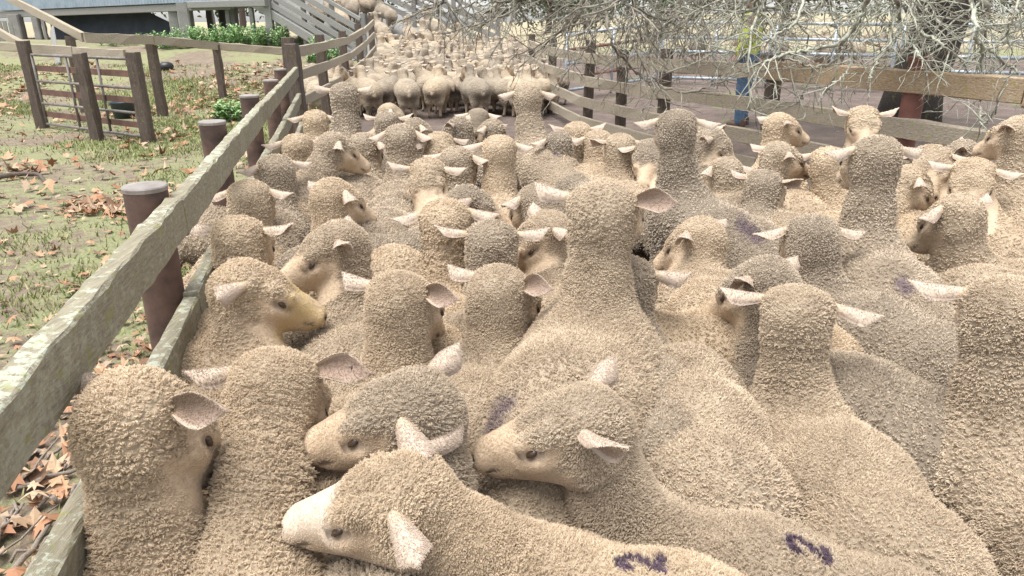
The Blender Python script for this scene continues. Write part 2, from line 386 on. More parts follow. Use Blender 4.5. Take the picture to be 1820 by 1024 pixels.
def sheep_mesh(name, g, mat):
    V, Q, at, _ = g; me = np_mesh(name, V, Q, mat)
    if len(me.vertices) == len(V):
        for k, v in at.items():
            if k == 'wc':
                x = me.attributes.new(k, 'FLOAT_VECTOR', 'POINT'); x.data.foreach_set('vector', v.astype(np.float32).ravel())
            else:
                x = me.attributes.new(k, 'FLOAT', 'POINT'); x.data.foreach_set('value', v.astype(np.float32))
    return me
def fleece(name, amp, fine=1.0, disp=True, val=.8):
    m, t, p = new_mat(name)
    at = lambda k, o='Fac': nd(t, 'ShaderNodeAttribute', attribute_name=k).outputs[o]
    rnd = at('rnd') if disp else t.nodes.new('ShaderNodeObjectInfo').outputs['Random']
    vm = nd(t, 'ShaderNodeVectorMath', operation='ADD'); t.links.new(at('wc', 'Vector'), vm.inputs[0])
    cb = t.nodes.new('ShaderNodeCombineXYZ'); t.links.new(math_(t, 'MULTIPLY', rnd, 37.), cb.inputs[0]); t.links.new(math_(t, 'MULTIPLY', rnd, 91.), cb.inputs[1]); t.links.new(cb.outputs[0], vm.inputs[1])
    co = vm.outputs[0]
    nz_ = nd(t, 'ShaderNodeTexNoise', Scale=34.0, Detail=2.0); t.links.new(co, nz_.inputs['Vector'])
    s1 = nd(t, 'ShaderNodeVectorMath', operation='SUBTRACT'); t.links.new(nz_.outputs['Color'], s1.inputs[0]); s1.inputs[1].default_value = (.5, .5, .5)
    s2 = nd(t, 'ShaderNodeVectorMath', operation='SCALE', Scale=.026); t.links.new(s1.outputs[0], s2.inputs[0])
    s3 = nd(t, 'ShaderNodeVectorMath', operation='ADD'); t.links.new(co, s3.inputs[0]); t.links.new(s2.outputs[0], s3.inputs[1]); cw = s3.outputs[0]
    def vor(scale, feat='F1', smooth=None):
        v = nd(t, 'ShaderNodeTexVoronoi', feature=feat, Scale=scale)
        if smooth is not None: v.inputs['Smoothness'].default_value = smooth
        t.links.new(cw, v.inputs['Vector']); return v.outputs['Distance']
    v1 = vor(62 * fine, 'SMOOTH_F1', .25)                          # wool locks
    v2 = vor(27 * fine, 'DISTANCE_TO_EDGE')                        # partings between clumps
    n1 = noise(t, cw, 150 * fine, 2, .6); nl = noise(t, co, 5.0, 2, .5)
    part = sstn(t, v2, .0, .16)
    dens = sstn(t, nl, .42, .6)
    lock = math_(t, 'SUBTRACT', 1.0, math_(t, 'MULTIPLY', v1, 1.35))
    hgt = math_(t, 'ADD', math_(t, 'MULTIPLY', lock, .75), math_(t, 'MULTIPLY', n1, .35))
    pm = math_(t, 'MULTIPLY', math_(t, 'SUBTRACT', 1.0, part), math_(t, 'ADD', .25, math_(t, 'MULTIPLY', dens, .75)))
    hgt = math_(t, 'SUBTRACT', hgt, math_(t, 'MULTIPLY', pm, .8))
    face, ear, earin, nos, mark, dirt = (at(k) for k in ('face', 'ear', 'earin', 'nos', 'mark', 'dirt'))
    wool = math_(t, 'SUBTRACT', 1.0, face)
    hw = math_(t, 'MULTIPLY', hgt, wool)
    # colours of wool, face hair, ear skin, raddle paint
    v0 = noise(t, co, 9.0, 4, .6)
    wc_ = ramp(t, math_(t, 'ADD', math_(t, 'MULTIPLY', v0, .7), math_(t, 'MULTIPLY', n1, .3)), [(.3, WOOL[0]), (.5, WOOL[1]), (.7, WOOL[2])])
    hsv = nd(t, 'ShaderNodeHueSaturation'); t.links.new(wc_, hsv.inputs['Color'])
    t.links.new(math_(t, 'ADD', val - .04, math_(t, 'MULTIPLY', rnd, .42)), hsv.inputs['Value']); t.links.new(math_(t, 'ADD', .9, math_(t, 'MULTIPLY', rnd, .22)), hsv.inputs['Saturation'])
    fc = ramp(t, noise(t, co, 40, 4, .7), [(.3, FACE[0]), (.7, FACE[1])])
    c = mixc(t, face, hsv.outputs[0], fc)
    c = mixc(t, math_(t, 'MULTIPLY', at('yl'), .5), c, (.56, .42, .15)); c = mixc(t, math_(t, 'MULTIPLY', at('wh'), .7), c, (.74, .66, .56))
    c = mixc(t, ear, c, EAR[0]); c = mixc(t, math_(t, 'MULTIPLY', earin, .8), c, EAR[1])
    c = mixc(t, dirt, c, (.07, .055, .045))
    c = mixc(t, math_(t, 'MULTIPLY', mark, sstn(t, n1, .2, .55)), c, (.075, .048, .085))
    c = mixc(t, nos, c, (.05, .035, .035)); t.links.new(c, p.inputs['Base Color'])
    p.inputs['Roughness'].default_value = .95; p.inputs['Specular IOR Level'].default_value = .15
    p.inputs['Sheen Weight'].default_value = 0 if disp else .25; p.inputs['Sheen Roughness'].default_value = .6; p.inputs['Sheen Tint'].default_value = (1, .93, .8, 1)
    fh = math_(t, 'MULTIPLY', noise(t, co, 260, 2, .7), math_(t, 'MULTIPLY', face, .22))
    hh = math_(t, 'ADD', hw, fh)
    if disp:
        dp = nd(t, 'ShaderNodeDisplacement', Midlevel=.45, Scale=amp); t.links.new(hh, dp.inputs['Height'])
        t.links.new(dp.outputs[0], t.nodes['Material Output'].inputs['Displacement']); m.displacement_method = 'BOTH'
    else: bump(t, p, hh, 1.0, amp)
    return m
WOOL = [(.385, .303, .222), (.51, .414, .308), (.63, .525, .40)]
FACE = [(.50, .385, .27), (.60, .475, .345)]
EAR = [(.49, .40, .325), (.26, .185, .15)]
M_NEAR = fleece('fleece_near', .004, val=.34); M_MID = fleece('fleece_mid', .003, val=.40)   # base darkened below the fibre tips, painting shade into the partings
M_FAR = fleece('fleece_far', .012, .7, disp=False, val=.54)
def wool_strands(name, g, mat, parent, gap, L, seed, zmin=.3, cell=.0105, rad=.0006, xf=None, c2l=.0145):
    """short fleece standing off the skin: fibres of a lock lean together at their tips"""
    V, Q, at, _ = g; rg = np.random.default_rng(seed)
    P0, P1, P2, P3 = (V[Q[:, i]] for i in range(4)); c = np.cross(P2 - P0, P3 - P1); ar = np.linalg.norm(c, axis=1)/2; nn = c/(2*ar[:, None]+1e-12)
    bad = np.stack([at['face'][Q[:, i]] for i in range(4)]).mean(0) ; zz = (P0[:, 2]+P2[:, 2])/2
    isear = at['ear'][Q[:, 0]]; w = ar * np.clip(1 - bad*.35, 0, 1) * (zz > zmin)*(at['nos'][Q[:, 0]] < .3)*np.where(isear > .5, .75, 1)
    n = int(w.sum()/gap**2); pr = np.cumsum(w); fi = np.searchsorted(pr, rg.random(n)*pr[-1]); fi = np.minimum(fi, len(Q)-1)
    u, v = rg.random((2, n, 1)); p = P0[fi]*(1-u)*(1-v) + P1[fi]*u*(1-v) + P2[fi]*u*v + P3[fi]*(1-u)*v
    vn = np.zeros_like(V)
    for k in range(3):
        for i in range(4): vn[:, k] += np.bincount(Q[:, i], c[:, k], len(V))
    vn /= np.linalg.norm(vn, axis=1)[:, None] + 1e-12; N = vn[Q[fi, 0]]*(1-u)*(1-v) + vn[Q[fi, 1]]*u*(1-v) + vn[Q[fi, 2]]*u*v + vn[Q[fi, 3]]*(1-u)*v
    wq = at['wc'][Q[fi, 0]]*(1-u)*(1-v) + at['wc'][Q[fi, 1]]*u*(1-v) + at['wc'][Q[fi, 2]]*u*v + at['wc'][Q[fi, 3]]*(1-u)*v
    hold = np.clip(1 - bad[fi], 0, 1)
    if xf is not None:                                              # only where it could be seen from near the camera
        loc, an, sz = xf; ca, sa = math.cos(an), math.sin(an); rot = np.array([[ca, sa, 0], [-sa, ca, 0], [0, 0, 1]])
        pw = (p*sz) @ rot + loc; nw = N @ rot; vv = np.array([0, 0, CAMZ]) - pw; vv /= np.linalg.norm(vv, axis=1)[:, None]
        rel = pw - [0, 0, CAMZ]; dz = rel[:, 1]*CP - rel[:, 2]*SP; ux = rel[:, 0]/np.maximum(dz, .05)*FPX; uy = (rel[:, 1]*SP + rel[:, 2]*CP)/np.maximum(dz, .05)*FPX
        k = ((nw*vv).sum(1) > -.6) & (np.abs(ux) < 1200) & (np.abs(uy) < 760) & (dz > .1)
        p, N, wq, hold, fi = p[k], N[k], wq[k], hold[k], fi[k]; u, v = u[k], v[k]; n = len(p)
        if n < 50: return None
    off, dist, bid, c1 = lock(p, wq, cell, seed*.71); off2, dist2, bid2, c2 = lock(p, wq, c2l, seed*.37)
    pat = np.clip(.68 + .5*np.sin(p[:, 0]*8 + seed)*np.sin(p[:, 2]*9 + p[:, 1]*7 + 1), .15, 1)
    kp = rg.random(len(p)) > 1.4*c2**3*pat*hold                        # partings: bare cracks between the locks
    p, N, wq, hold, fi, off, dist, bid, c1, off2, dist2, bid2, c2, pat = (q_[kp] for q_ in (p, N, wq, hold, fi, off, dist, bid, c1, off2, dist2, bid2, c2, pat)); n = len(p)
    off = .6*off + .42*off2*pat[:, None]
    off -= N*(off*N).sum(1)[:, None]
    Ls = (L*(.75 + .5*bid)*(1.12 - .5*np.clip(dist, 0, 1))*(1 - .35*sst(.2, .12, np.linalg.norm(p - g[3]['hc'], axis=1)))*(1.12 - .35*np.clip(dist2, 0, 1))*(1 - .3*c1)*rg.uniform(.8, 1.15, n)*np.where(at['ear'][Q[fi, 0]] > .5, .2, .26 + .74*hold))[:, None]
    j = rg.normal(0, .16, (n, 3)); T = off*1.15*hold[:, None] - np.where(hold < .4, 1, 0)[:, None]*(g[3]['hv']*.8 + g[3]['uv']*.3)[None]*Ls + (j + (np.stack([bid, bid2, bid], 1)-.5)*.5*np.array([1, 1, .4]))*Ls
    k1 = rg.normal(0, .10, (n, 3))*Ls
    flat = np.where((hold < .4) & (at['ear'][Q[fi, 0]] < .5), .35, 1.)[:, None]; N = N*flat
    pts = np.stack([p - N*.002, p + N*Ls*.45 + T*.25 + k1, p + N*Ls*.8 + T*.75 - k1*.8, p + N*Ls*.92 + T*1.15 + k1*.5], 1)
    NSTR.append(n); cu = bpy.data.hair_curves.new(name); cu.add_curves([4]*n)
    cu.attributes['position'].data.foreach_set('vector', pts.astype(np.float32).ravel())
    ra = cu.attributes.get('radius') or cu.attributes.new('radius', 'FLOAT', 'POINT')
    ra.data.foreach_set('value', (np.array([1, 1, .8, .35])[None]*rad*rg.uniform(.8, 1.2, (n, 1))).astype(np.float32).ravel())
    mk = at['mark'][Q[fi, 0]]; dt = at['dirt'][Q[fi, 0]]
    for k, val in (('mk', mk), ('dt', dt), ('tone', .6*bid + .4*rg.random(n)), ('fc', 1 - hold), ('ns', at['nos'][Q[fi, 0]]), ('rnd', at['rnd'][Q[fi, 0]]), ('yl', at['yl'][Q[fi, 0]]), ('wh', at['wh'][Q[fi, 0]]), ('er', at['ear'][Q[fi, 0]]*(1 - .7*at['earin'][Q[fi, 0]]))):
        x = cu.attributes.new(k, 'FLOAT', 'CURVE'); x.data.foreach_set('value', val.astype(np.float32))
    x = cu.attributes.new('wp', 'FLOAT_VECTOR', 'CURVE'); x.data.foreach_set('vector', p.astype(np.float32).ravel())
    cu.materials.append(mat); return link(bpy.data.objects.new(name, cu), parent)
def strand_mat():
    m, t, p = new_mat('wool_fibre'); at = lambda k, o='Fac': nd(t, 'ShaderNodeAttribute', attribute_name=k).outputs[o]
    rnd = at('rnd')
    v0 = noise(t, at('wp', 'Vector'), 9., 4, .6)
    f = math_(t, 'ADD', math_(t, 'MULTIPLY', v0, .9), math_(t, 'MULTIPLY', at('tone'), .1))
    c = ramp(t, f, [(.3, WOOL[0]), (.5, WOOL[1]), (.7, WOOL[2])])
    hsv = nd(t, 'ShaderNodeHueSaturation'); t.links.new(c, hsv.inputs['Color'])
    t.links.new(math_(t, 'ADD', .88, math_(t, 'MULTIPLY', rnd, .26)), hsv.inputs['Value']); t.links.new(math_(t, 'ADD', .9, math_(t, 'MULTIPLY', rnd, .22)), hsv.inputs['Saturation'])
    fc_ = ramp(t, math_(t, 'ADD', math_(t, 'MULTIPLY', noise(t, at('wp', 'Vector'), 30., 3, .6), .7), math_(t, 'MULTIPLY', at('tone'), .3)), [(.3, FACE[0]), (.7, FACE[1])])
    c = mixc(t, at('fc'), hsv.outputs[0], fc_); c = mixc(t, math_(t, 'MULTIPLY', at('yl'), .5), c, (.56, .42, .15)); c = mixc(t, math_(t, 'MULTIPLY', at('wh'), .7), c, (.74, .66, .56)); c = mixc(t, at('er'), c, EAR[0]); c = mixc(t, at('dt'), c, (.07, .055, .045)); c = mixc(t, math_(t, 'MULTIPLY', at('mk'), .92), c, (.068, .044, .078))
    t.links.new(c, p.inputs['Base Color']); p.inputs['Roughness'].default_value = .8; p.inputs['Specular IOR Level'].default_value = .2
    return m
NSTR = []; M_WOOL = strand_mat()
def eye_mat():
    m, t, p = new_mat('sheep_eye'); p.inputs['Base Color'].default_value = (.05, .03, .02, 1); p.inputs['Roughness'].default_value = .12; return m
M_EYE = eye_mat(); M_TAG = flat_mat('tag_black', (.012, .012, .014), (.02, .02, .022), 30, .4)
def ball(name, c, ax, rad, mat, parent, nu=10, nv=7):
    """small ellipsoid, axes ax (3 vectors), radii rad, in parent space"""
    V = []; 
    for i in range(nv):
        ph = math.pi * i / (nv - 1)
        for j in range(nu):
            th = 2 * math.pi * j / nu; q = (math.sin(ph)*math.cos(th)*rad[0], math.sin(ph)*math.sin(th)*rad[1], math.cos(ph)*rad[2])
            V.append(c + ax[0]*q[0] + ax[1]*q[1] + ax[2]*q[2])
    Q = [(i*nu+k, i*nu+(k+1) % nu, (i+1)*nu+(k+1) % nu, (i+1)*nu+k) for i in range(nv-1) for k in range(nu)]
    return link(bpy.data.objects.new(name, np_mesh(name, V, np.array(Q), mat)), parent)
NS = [0]; GAPK = 1.15
def sheep(px, py, z, yaw, hd, label, at=None, d=.2, pitch=30, lift=0., lat=0., size=1.08, tag_=None, mark=None, lod=None, ears=None, roll=0., fat=.87, sway=0., group='sheep packed together in the yard', legs=True, gap=None, wool_=1.0, hs=1.06, zo=0., yel=0., wht=0.):
    """px,py: top of the head in the photograph, at height z (its place in the world); yaw: nose, hd: body; 0 = away, + = left"""
    NS[0] += 1; rg = np.random.default_rng(NS[0] * 13)
    if d <= .2: d *= .5
    Pw = Pz(px, py, z) if at is None else np.asarray(at, float); ya, h_ = R(yaw), R(hd)
    fw = np.array([-math.sin(h_), math.cos(h_)]); lf = np.array([-fw[1], fw[0]])
    org = Pw[:2] - fw*d*size - lf*lat*size; g0 = float(gz(*org))
    Pl = np.array([d, lat, (z - g0)/size])
    if ears is None: ears = tuple((rg.uniform(.0, .42), rg.uniform(.05, .5), rg.uniform(-.5, .9)) for _ in (0, 1))
    tt = math.hypot(Pw[0], Pw[1])
    if lod is None: lod = 0 if tt < 2.0 else 1 if tt < 5.5 else 2
    if gap is None and tt < 6.2: gap = max(.0015, tt*.00115)*GAPK
    h = {0: .0062, 1: .0095, 2: .015}[lod]
    g = sheep_geom(Pl, R(yaw - hd), R(pitch), lift, 0, h, ears, mark, R(roll), fat, NS[0], legs, sway, wool_, hs, zo, yel, wht)
    root = empty('sheep', (org[0], org[1], g0), label, 'sheep', group)
    root.rotation_euler = (0, 0, h_ + math.pi/2); root.scale = (size,)*3
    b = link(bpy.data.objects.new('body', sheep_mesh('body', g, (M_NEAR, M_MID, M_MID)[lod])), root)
    inf = g[3]
    if gap: wool_strands('wool', g, M_WOOL, root, gap, .0074, NS[0], rad=max(.0004, gap*(.27 if gap < .0028 else .33)), cell=max(.006, gap*2.), c2l=max(.0145, gap*4), xf=(np.array([org[0], org[1], g0]), h_ + math.pi/2, size))
    for s_, e in zip((1, -1), inf['eyes']):
        ball('eye', e, (inf['hv']*.95 - inf['uv']*.3, inf['lv'], inf['uv']), (.0165, .013, .0082), M_EYE, root)
    for k in (tag_ or ()):
        e = inf['tagpos'][k]; ax = (nz(inf['lv'] + 0*inf['hv']), inf['hv'], inf['uv'])
        ball('ear_tag', e, ax, (.004, .012, .012), M_TAG, root)
    return root
# ------------------------------------------------------------------ setting: ground, yard floor, paddock
def fence_x(y): return -.558 - .232*y                      # the left rail fence
def ground_mat():
    m, t, p = new_mat('paddock_ground'); v = objco(t); p.inputs['Roughness'].default_value = 1
    a = noise(t, v, .55, 4, .6); b = noise(t, v, 7, 6, .7); g = noise(t, v, 55, 4, .7)
    dirt = ramp(t, math_(t, 'ADD', math_(t, 'MULTIPLY', b, .5), math_(t, 'MULTIPLY', g, .5)), [(.35, (.13, .095, .068)), (.62, (.27, .215, .16))])
    grass = ramp(t, g, [(.3, (.155, .16, .08)), (.7, (.31, .315, .165))])
    f = sstn(t, math_(t, 'ADD', math_(t, 'MULTIPLY', a, .6), math_(t, 'MULTIPLY', b, .4)), .44, .53)
    c = mixc(t, f, dirt, grass)
    sp = t.nodes.new('ShaderNodeSeparateXYZ'); t.links.new(v, sp.inputs[0])
    far = sstn(t, sp.outputs[1], 24, 30); dry = ramp(t, b, [(.3, (.29, .25, .16)), (.7, (.40, .35, .23))])
    c = mixc(t, far, c, dry); t.links.new(c, p.inputs['Base Color'])
    bump(t, p, math_(t, 'ADD', g, math_(t, 'MULTIPLY', b, 2)), .8, .02); return m
def grid_mesh(name, xs, ys, zf, mat):
    X, Y = np.meshgrid(xs, ys); V = np.stack([X, Y, zf(X, Y)], -1).reshape(-1, 3); nx, ny = len(xs), len(ys)
    i = (np.arange(ny-1)[:, None]*nx + np.arange(nx-1)[None]).ravel()
    return np_mesh(name, V, np.stack([i, i+1, i+nx+1, i+nx], 1), mat)
xs = np.concatenate([-np.geomspace(400, 14, 24), np.linspace(-13.5, 13.5, 110), np.geomspace(14, 400, 24)])
ys = np.concatenate([np.linspace(-6, 30, 140), np.geomspace(30.5, 700, 40)])
link(tag(bpy.data.objects.new('ground', grid_mesh('ground', xs, ys, gz, ground_mat())), kind='structure'))
def yard_mat():
    m, t, p = new_mat('yard_dirt'); v = objco(t); p.inputs['Roughness'].default_value = .95
    b = noise(t, v, 3, 5, .65); g = noise(t, v, 45, 5, .75)
    c = ramp(t, math_(t, 'ADD', math_(t, 'MULTIPLY', b, .6), math_(t, 'MULTIPLY', g, .4)), [(.35, (.085, .063, .053)), (.5, (.14, .105, .088)), (.66, (.215, .165, .135))])
    gr = sstn(t, noise(t, v, 1.3, 5, .7), .60, .66); sp = t.nodes.new('ShaderNodeSeparateXYZ'); t.links.new(v, sp.inputs[0])
    far = math_(t, 'MULTIPLY', math_(t, 'MULTIPLY', gr, sstn(t, sp.outputs[1], 8, 11)), sstn(t, sp.outputs[0], 1, 3))
    c = mixc(t, far, c, (.16, .20, .06)); t.links.new(c, p.inputs['Base Color'])
    bump(t, p, math_(t, 'ADD', g, math_(t, 'MULTIPLY', b, 2)), .9, .025); return m
ys2 = np.linspace(-4, 23.5, 110); us = np.linspace(0, 1, 90)
def left_edge(y): return np.where(y < 9.3, fence_x(y), -2.72 - .085*(y - 9.3))
Y2 = np.repeat(ys2, len(us)); X2 = left_edge(Y2) + np.tile(us**1.5, len(ys2))*(14 - left_edge(Y2)); nx = len(us)
i = (np.arange(len(ys2)-1)[:, None]*nx + np.arange(nx-1)[None]).ravel()
link(tag(bpy.data.objects.new('yard_ground', np_mesh('yard_ground', np.stack([X2, Y2, gz(X2, Y2) + .012], 1), np.stack([i, i+1, i+nx+1, i+nx], 1), yard_mat())), kind='structure'))
# grass: short blades in patches over the left paddock
def patch(x, y): return np.sin(x*1.3+.7*y)*.5 + np.sin(y*.9-x*.6+2)*.5 + .6*np.sin(x*3.1+1)*np.sin(y*2.7)
def scatter(n, y0, y1, dens):
    y = y0 + (y1 - y0)*rng.random(n)**1.6; x = left_edge(y) - .12 - (7 + .3*y)*rng.random(n)**1.1
    k = rng.random(n) < dens(x, y); return x[k], y[k]
x, y = scatter(240000, .6, 19, lambda x, y: sst(-.35, .75, patch(x, y))*.9 + .06)
n = len(x); z = gz(x, y); a = rng.random(n)*6.283; L = rng.uniform(.018, .06, n)*(1 + .5*sst(8, 16, y)); w = rng.uniform(.0022, .0045, n)*(1 + .18*y)
B0 = np.stack([x, y, z - .004], 1); dx = np.stack([np.cos(a), np.sin(a), 0*a], 1); ld = np.stack([np.cos(a*7), np.sin(a*7), 0*a], 1)*rng.uniform(.2, .9, (n, 1)) + [0, 0, 1]
V = np.stack([B0 - dx*w[:, None], B0 + dx*w[:, None], B0 + ld*L[:, None]], 1).reshape(-1, 3)
m, t, p = new_mat('grass_blades'); at = nd(t, 'ShaderNodeAttribute', attribute_name='tone').outputs['Fac']
t.links.new(ramp(t, at, [(0, (.12, .17, .045)), (.6, (.25, .29, .11)), (1, (.44, .40, .2))]), p.inputs['Base Color']); p.inputs['Roughness'].default_value = .8
me = np_mesh('grass', V, np.arange(3*n).reshape(-1, 3), m); q = me.attributes.new('tone', 'FLOAT', 'POINT'); q.data.foreach_set('value', np.repeat(rng.random(n), 3).astype(np.float32))
link(tag(bpy.data.objects.new('grass', me), kind='stuff'))
# fallen leaves: curled lobed leaves
LEAF = np.array([(0, -.5), (.16, -.32), (.5, -.28), (.3, -.02), (.48, .22), (.2, .2), (0, .55), (-.2, .2), (-.48, .22), (-.3, -.02), (-.5, -.28), (-.16, -.32)])
def leaves(n_, y0, y1, dens, smin, smax):
    x, y = scatter(n_, y0, y1, dens); n = len(x); s = rng.uniform(smin, smax, n); a = rng.random(n)*6.283
    cu = rng.uniform(-.8, 1.4, n); tx, ty = rng.normal(0, .28, (2, n))
    P = np.concatenate([[(0, 0)], LEAF]); jit = 1 + rng.normal(0, .2, (n, 13)); asp = rng.uniform(.55, 1.1, (n, 1)); lx, ly = P[:, 0][None]*s[:, None]*jit*asp, P[:, 1][None]*s[:, None]*jit
    zz = cu[:, None]*(lx**2 + .6*ly**2)/s[:, None]*1.6 + tx[:, None]*lx + ty[:, None]*ly; zz -= zz.min(1)[:, None]; zz += .006 + .02*rng.random((n, 1))
    X = x[:, None] + lx*np.cos(a)[:, None] - ly*np.sin(a)[:, None]; Y = y[:, None] + lx*np.sin(a)[:, None] + ly*np.cos(a)[:, None]
    V = np.stack([X, Y, gz(x, y)[:, None] + zz], -1).reshape(-1, 3); k = np.arange(12)
    T = np.stack([np.zeros(12, int), 1 + k, 1 + (k+1) % 12], 1)[None] + (np.arange(n)*13)[:, None, None]
    return V, T.reshape(-1, 3), np.repeat(rng.random(n), 13)
dn = lambda x, y: (sst(1.8, .25, left_edge(y) - x)*sst(7, 3, y)*.95 + sst(.1, .9, np.sin(x*1.9+y*.8)*np.sin(y*1.3-x*.5+1))*.55 + .10)
V1, T1, c1 = leaves(10000, 1.0, 7, dn, .04, .085); V2, T2, c2 = leaves(8000, 6, 19, lambda x, y: dn(x, y) + .9*sst(12, 14, y)*(np.sin(x*1.1 + 2) > .1), .07, .15)
m, t, p = new_mat('dry_leaf'); at = nd(t, 'ShaderNodeAttribute', attribute_name='tone').outputs['Fac']
c = ramp(t, at, [(0, (.13, .075, .045)), (.25, (.33, .15, .075)), (.5, (.43, .25, .14)), (.78, (.48, .35, .23)), (1, (.30, .225, .16))])
c = mixc(t, math_(t, 'MULTIPLY', sstn(t, noise(t, objco(t), 60, 3), .5, .7), .5), c, (.2, .12, .07)); t.links.new(c, p.inputs['Base Color']); p.inputs['Roughness'].default_value = .7
me = np_mesh('leaf_litter', np.concatenate([V1, V2]), np.concatenate([T1, T2 + len(V1)]), m, False); q = me.attributes.new('tone', 'FLOAT', 'POINT'); q.data.foreach_set('value', np.concatenate([c1, c2]).astype(np.float32))
link(tag(bpy.data.objects.new('leaf_litter', me), kind='stuff'))
# ------------------------------------------------------------------ fences
M_RAIL = wood_mat('lichened_rail', (.17, .15, .105), (.33, .295, .21), (.41, .425, .335), .95, (16, 1.0, 16))
M_RAILD = wood_mat('weathered_rail', (.24, .20, .15), (.42, .36, .28), (.55, .56, .45), .35, (8, 2, 12))
M_RAILO = wood_mat('orange_stained_rail', (.25, .165, .10), (.40, .31, .205), (.46, .44, .33), .7, (5, 5, 12))
M_POSTW = wood_mat('dark_post', (.06, .045, .038), (.14, .105, .085), (.3, .28, .22), .2, (9, 9, 1))
M_STEEL = flat_mat('rust_pipe', (.055, .034, .029), (.15, .088, .066), 9, .7, .1, .5)
M_RUST = flat_mat('red_rust_pipe', (.15, .06, .045), (.22, .095, .07), 7, .7)
M_RUSTD = flat_mat('brown_rust', (.11, .06, .048), (.18, .095, .07), 7, .75)
M_CAP = flat_mat('pale_cap', (.19, .165, .15), (.31, .275, .255), 14, .6)
M_GALV = flat_mat('galvanised', (.30, .32, .34), (.42, .44, .46), 10, .45, .35)
M_GATE = flat_mat('dull_gate_pipe', (.12, .105, .095), (.22, .195, .175), 12, .6)
M_GREY = wood_mat('silver_timber', (.16, .155, .145), (.31, .305, .29), None, .5, (4, 4, 10))
def rails(root, pts, zs, w, h, mat, seg=8, rough=.004, off=.0):
    for zi, zz in enumerate(zs):
        for k in range(len(pts) - 1):
            a, b = np.array(pts[k], float), np.array(pts[k+1], float); d = nz(b - a)
            A = np.array([*(a + d*.004), zz if a.size == 2 else 0]); B = np.array([*(b - d*.004), zz])
            A[2] += float(gz(*a)) ; B[2] += float(gz(*b)); A[2] += rng.normal(0, .008); B[2] += rng.normal(0, .008)
            mb = MB(); mb.beam(A, B, w, h, rough=rough, seg=seg); mb.build('rail', mat, root)
f1 = empty('timber_fence', (fence_x(4), 4, 0), 'lichen covered two-rail fence on brown steel posts along the left of the sheep', 'fence')
ydiv = [-.9, 2.15, 5.0, 9.05]
for zc in (1.02, .70, .36):
    for a, b in zip(ydiv[:-1], ydiv[1:]):
        mb = MB(); mb.beam((fence_x(a+.006), a+.006, zc + rng.normal(0, .006)), (fence_x(b), b, zc + rng.normal(0, .006)), .05, .122, rough=.002, seg=40); mb.build('rail', M_RAIL, f1, smooth=False)
for yy, zt in ((.62, 1.12), (2.15, 1.12), (3.58, 1.13), (5.0, 1.12), (6.5, 1.11), (7.9, 1.12)):
    mb = MB(); b = (fence_x(yy) - .095, yy, -.05); lean = rng.normal(0, .012, 2)
    mb.tube([np.array(b), np.array(b) + [lean[0], lean[1], zt + .05]], .064, 22, cap=False); po = mb.build('post', M_STEEL, f1, smooth=True)
    mc = MB(); mc.lathe((b[0] + lean[0], b[1] + lean[1], zt), [(.066, -.012), (.067, 0), (.064, .004), (.0, .005)], 22); cp_ = mc.build('cap', M_CAP, None); cp_.parent = po; cp_.location = Vector((0, 0, 0)) - f1.location
mb = MB(); mb.beam((fence_x(9.12), 9.12, -.05), (fence_x(9.12) - .03, 9.13, 1.34), .15, .15, up=(0, 1, 0), rough=.004, seg=6); mb.build('post', M_POSTW, f1)
f2 = empty('timber_fence', (-2.75, 9.6, 0), 'dark three-rail timber fence beside green weeds leading to the ramp', 'fence')
P2 = [(-2.78, 9.4), (-2.98, 12), (-3.2, 14.6), (-3.42, 17.2), (-3.6, 19.6)]
rails(f2, P2, (1.24, .93, .60), .05, .13, M_RAILD, 4)
for k, (x, y) in enumerate(P2):
    g_ = float(gz(x, y)); mb = MB(); mb.beam((x - .1, y + (.12 if k == 0 else 0), g_ - .1), (x - .1 + rng.normal(0, .02), y + (.12 if k == 0 else 0), g_ + 1.4), .14, .13, up=(0, 1, 0), rough=.004, seg=5); mb.build('post', M_POSTW, f2)
f3 = empty('timber_fence', (2.4, 6.95, 0), 'four-rail timber fence with an orange stained top rail on the right', 'fence')
P3 = [(5.3, 1.7), (3.5, 4.95), (2.42, 6.95), (1.75, 8.7), (1.02, 10.6), (.62, 13.2), (.35, 16)]
rails(f3, P3[:3], (1.15,), .05, .17, M_RAILO, 10); rails(f3, P3[:3], (.80, .48, .2), .05, .15, M_RAILD, 10); rails(f3, P3[2:], (1.12, .80, .50, .22), .045, .14, M_RAILD, 5)
for (x, y, zt) in ((2.42, 6.95, 1.27), (1.75, 8.7, 1.3), (1.38, 9.7, 1.25), (1.02, 10.6, 1.35), (.62, 13.2, 1.3), (.35, 16, 1.3), (3.95, 4.2, 1.3)):
    g_ = float(gz(x, y)); mb = MB(); mb.tube([(x + .1, y + .05, g_ - .1), (x + .1 + rng.normal(0, .02), y + .05, g_ + zt)], .075, 14); mb.build('post', M_POSTW, f3, smooth=False)
pr_ = np.array([3.17, 5.73]); g_ = float(gz(*pr_)); mb = MB(); mb.lathe((*pr_, g_ - .1), [(.08, 0), (.08, 1.4), (.088, 1.40), (.088, 1.425), (0, 1.43)], 24); mb.build('post', M_RUST, f3, smooth=False)['label'] = 'red rusty steel post with a flat cap'
